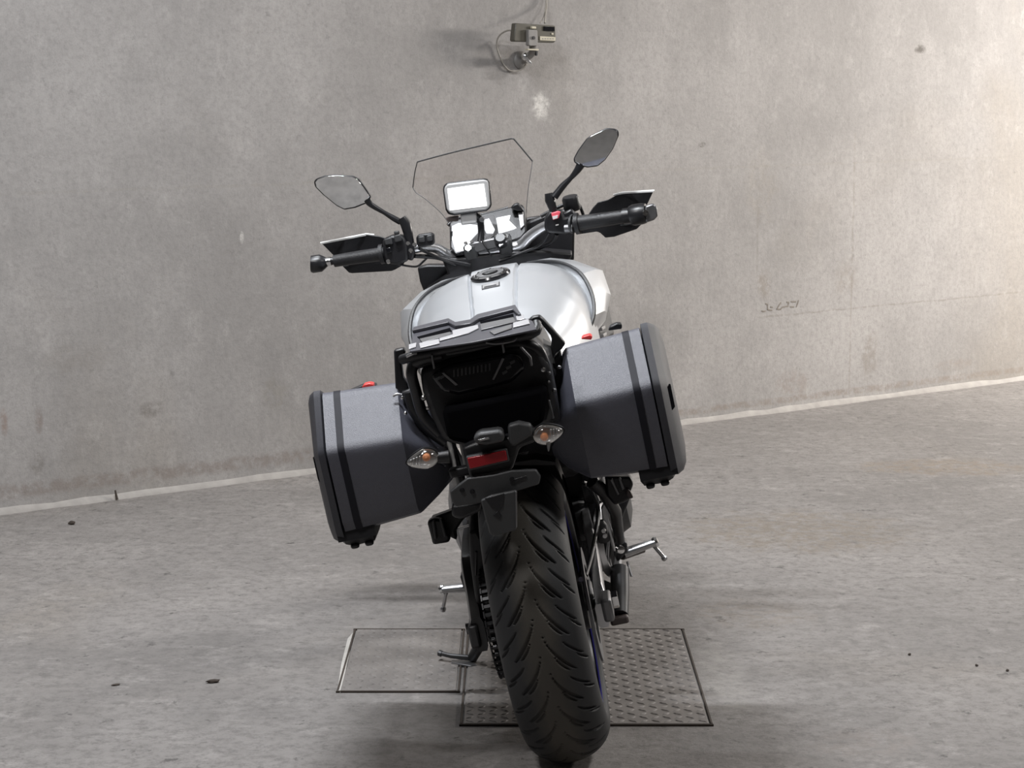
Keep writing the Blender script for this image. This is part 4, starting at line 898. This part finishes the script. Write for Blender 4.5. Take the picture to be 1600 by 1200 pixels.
tube('throttle_cable', bar, 'black', P([(885, 342, .96), (898, 318, .99), (906, 322, 1.0), (913, 340, 1.0)]), .0045, 8, 6)
tube('throttle_cable', bar, 'black', P([(845, 338, 1.0), (870, 325, 1.0), (890, 317, 1.0), (904, 316, .99)]), .005, 8, 6)
slab('brake_perch', bar, 'blackmetal', [(878, 334), (893, 326), (902, 336), (902, 345), (885, 348)], .94, .04, .005)
tube('bar_sleeve', bar, 'steel', P([(883, 357, .93), (895, 356, .925)]), .011, 12)
tube('wire', bar, 'black', P([(870, 365, .95), (862, 378, .99), (840, 388, 1.02), (800, 402, 1.03)]), .006, 8, 5)
tube('wire', bar, 'black', P([(858, 363, .95), (845, 382, .99), (815, 395, 1.0), (780, 408, 1.0)]), .004, 8, 5)
# mirrors
def mirror(head, stem, boss, ins, Y, label, tl, tw=0.):
    hy = sum(p[1] for p in head)/len(head); hx = sum(p[0] for p in head)/len(head)
    yy = lambda x, y: Y+(hy-y)/622*math.tan(math.radians(tl))+(x-hx)/622*math.tan(math.radians(tw))
    m_ = slab('mirror', bar, 'black', [(x, y, yy(x, y)) for x, y in head], Y, .016, .004); plabel(m_, label)
    cxp = sum(p[0] for p in head)/len(head); cyp = sum(p[1] for p in head)/len(head)
    slab('mirror_glass', m_, 'mirror', [(cxp+(x-cxp)*ins, cyp+(y-cyp)*ins, yy(cxp+(x-cxp)*ins, cyp+(y-cyp)*ins)-.0015) for x, y in head], Y-.0015, .003, .0006)
    back = [[Q(cxp+(x-cxp)*f, cyp+(y-cyp)*f, yy(cxp+(x-cxp)*f, cyp+(y-cyp)*f)+d) for x, y in head] for f, d in ((.98, .014), (.85, .03), (.5, .042), (.1, .046))]
    from_rings('mirror_shell', back, 'black', m_, ang=50)
    tube('stem', m_, 'blackmetal', P(stem[0]), stem[1], 12, 3)
    tube('stem_boss', m_, 'blackmetal', P(boss[0]), boss[1], 12)
    return m_
mirror([(490, 284), (494, 279), (507, 274.5), (522, 272.8), (552, 275), (561, 280), (572, 295), (580, 307), (575, 317), (555, 325), (538, 328), (526, 322), (505, 305), (492, 292)],
       ([(574, 312, .96), (580, 320, .96), (600, 332, .965), (615, 341, .965), (626, 347, .965)], [.011, .0075, .0055, .0075, .008]), ([(628, 340, .965), (634, 350, .965), (638, 366, .965), (641, 384, .965)], [.012, .014, .012, .011]), .94, .945, 'left mirror on a bent black stem', -19, 0)
mirror([(896, 248), (903, 235), (916, 217), (924, 211), (948, 200), (960, 201), (967, 204), (967, 212), (958, 233), (946, 250), (934, 260), (918, 262), (905, 259), (897, 254)],
       ([(908, 256, .925), (902, 266, .925), (892, 278, .93), (880, 290, .935), (872, 300, .935), (866, 308, .935)], [.012, .009, .006, .0085, .009, .010]), ([(857, 302, .935), (859, 312, .935), (863, 324, .935), (866, 334, .935)], [.010, .013, .011, .010]), .94, .91, 'right mirror on a bent black stem', -8, 0)
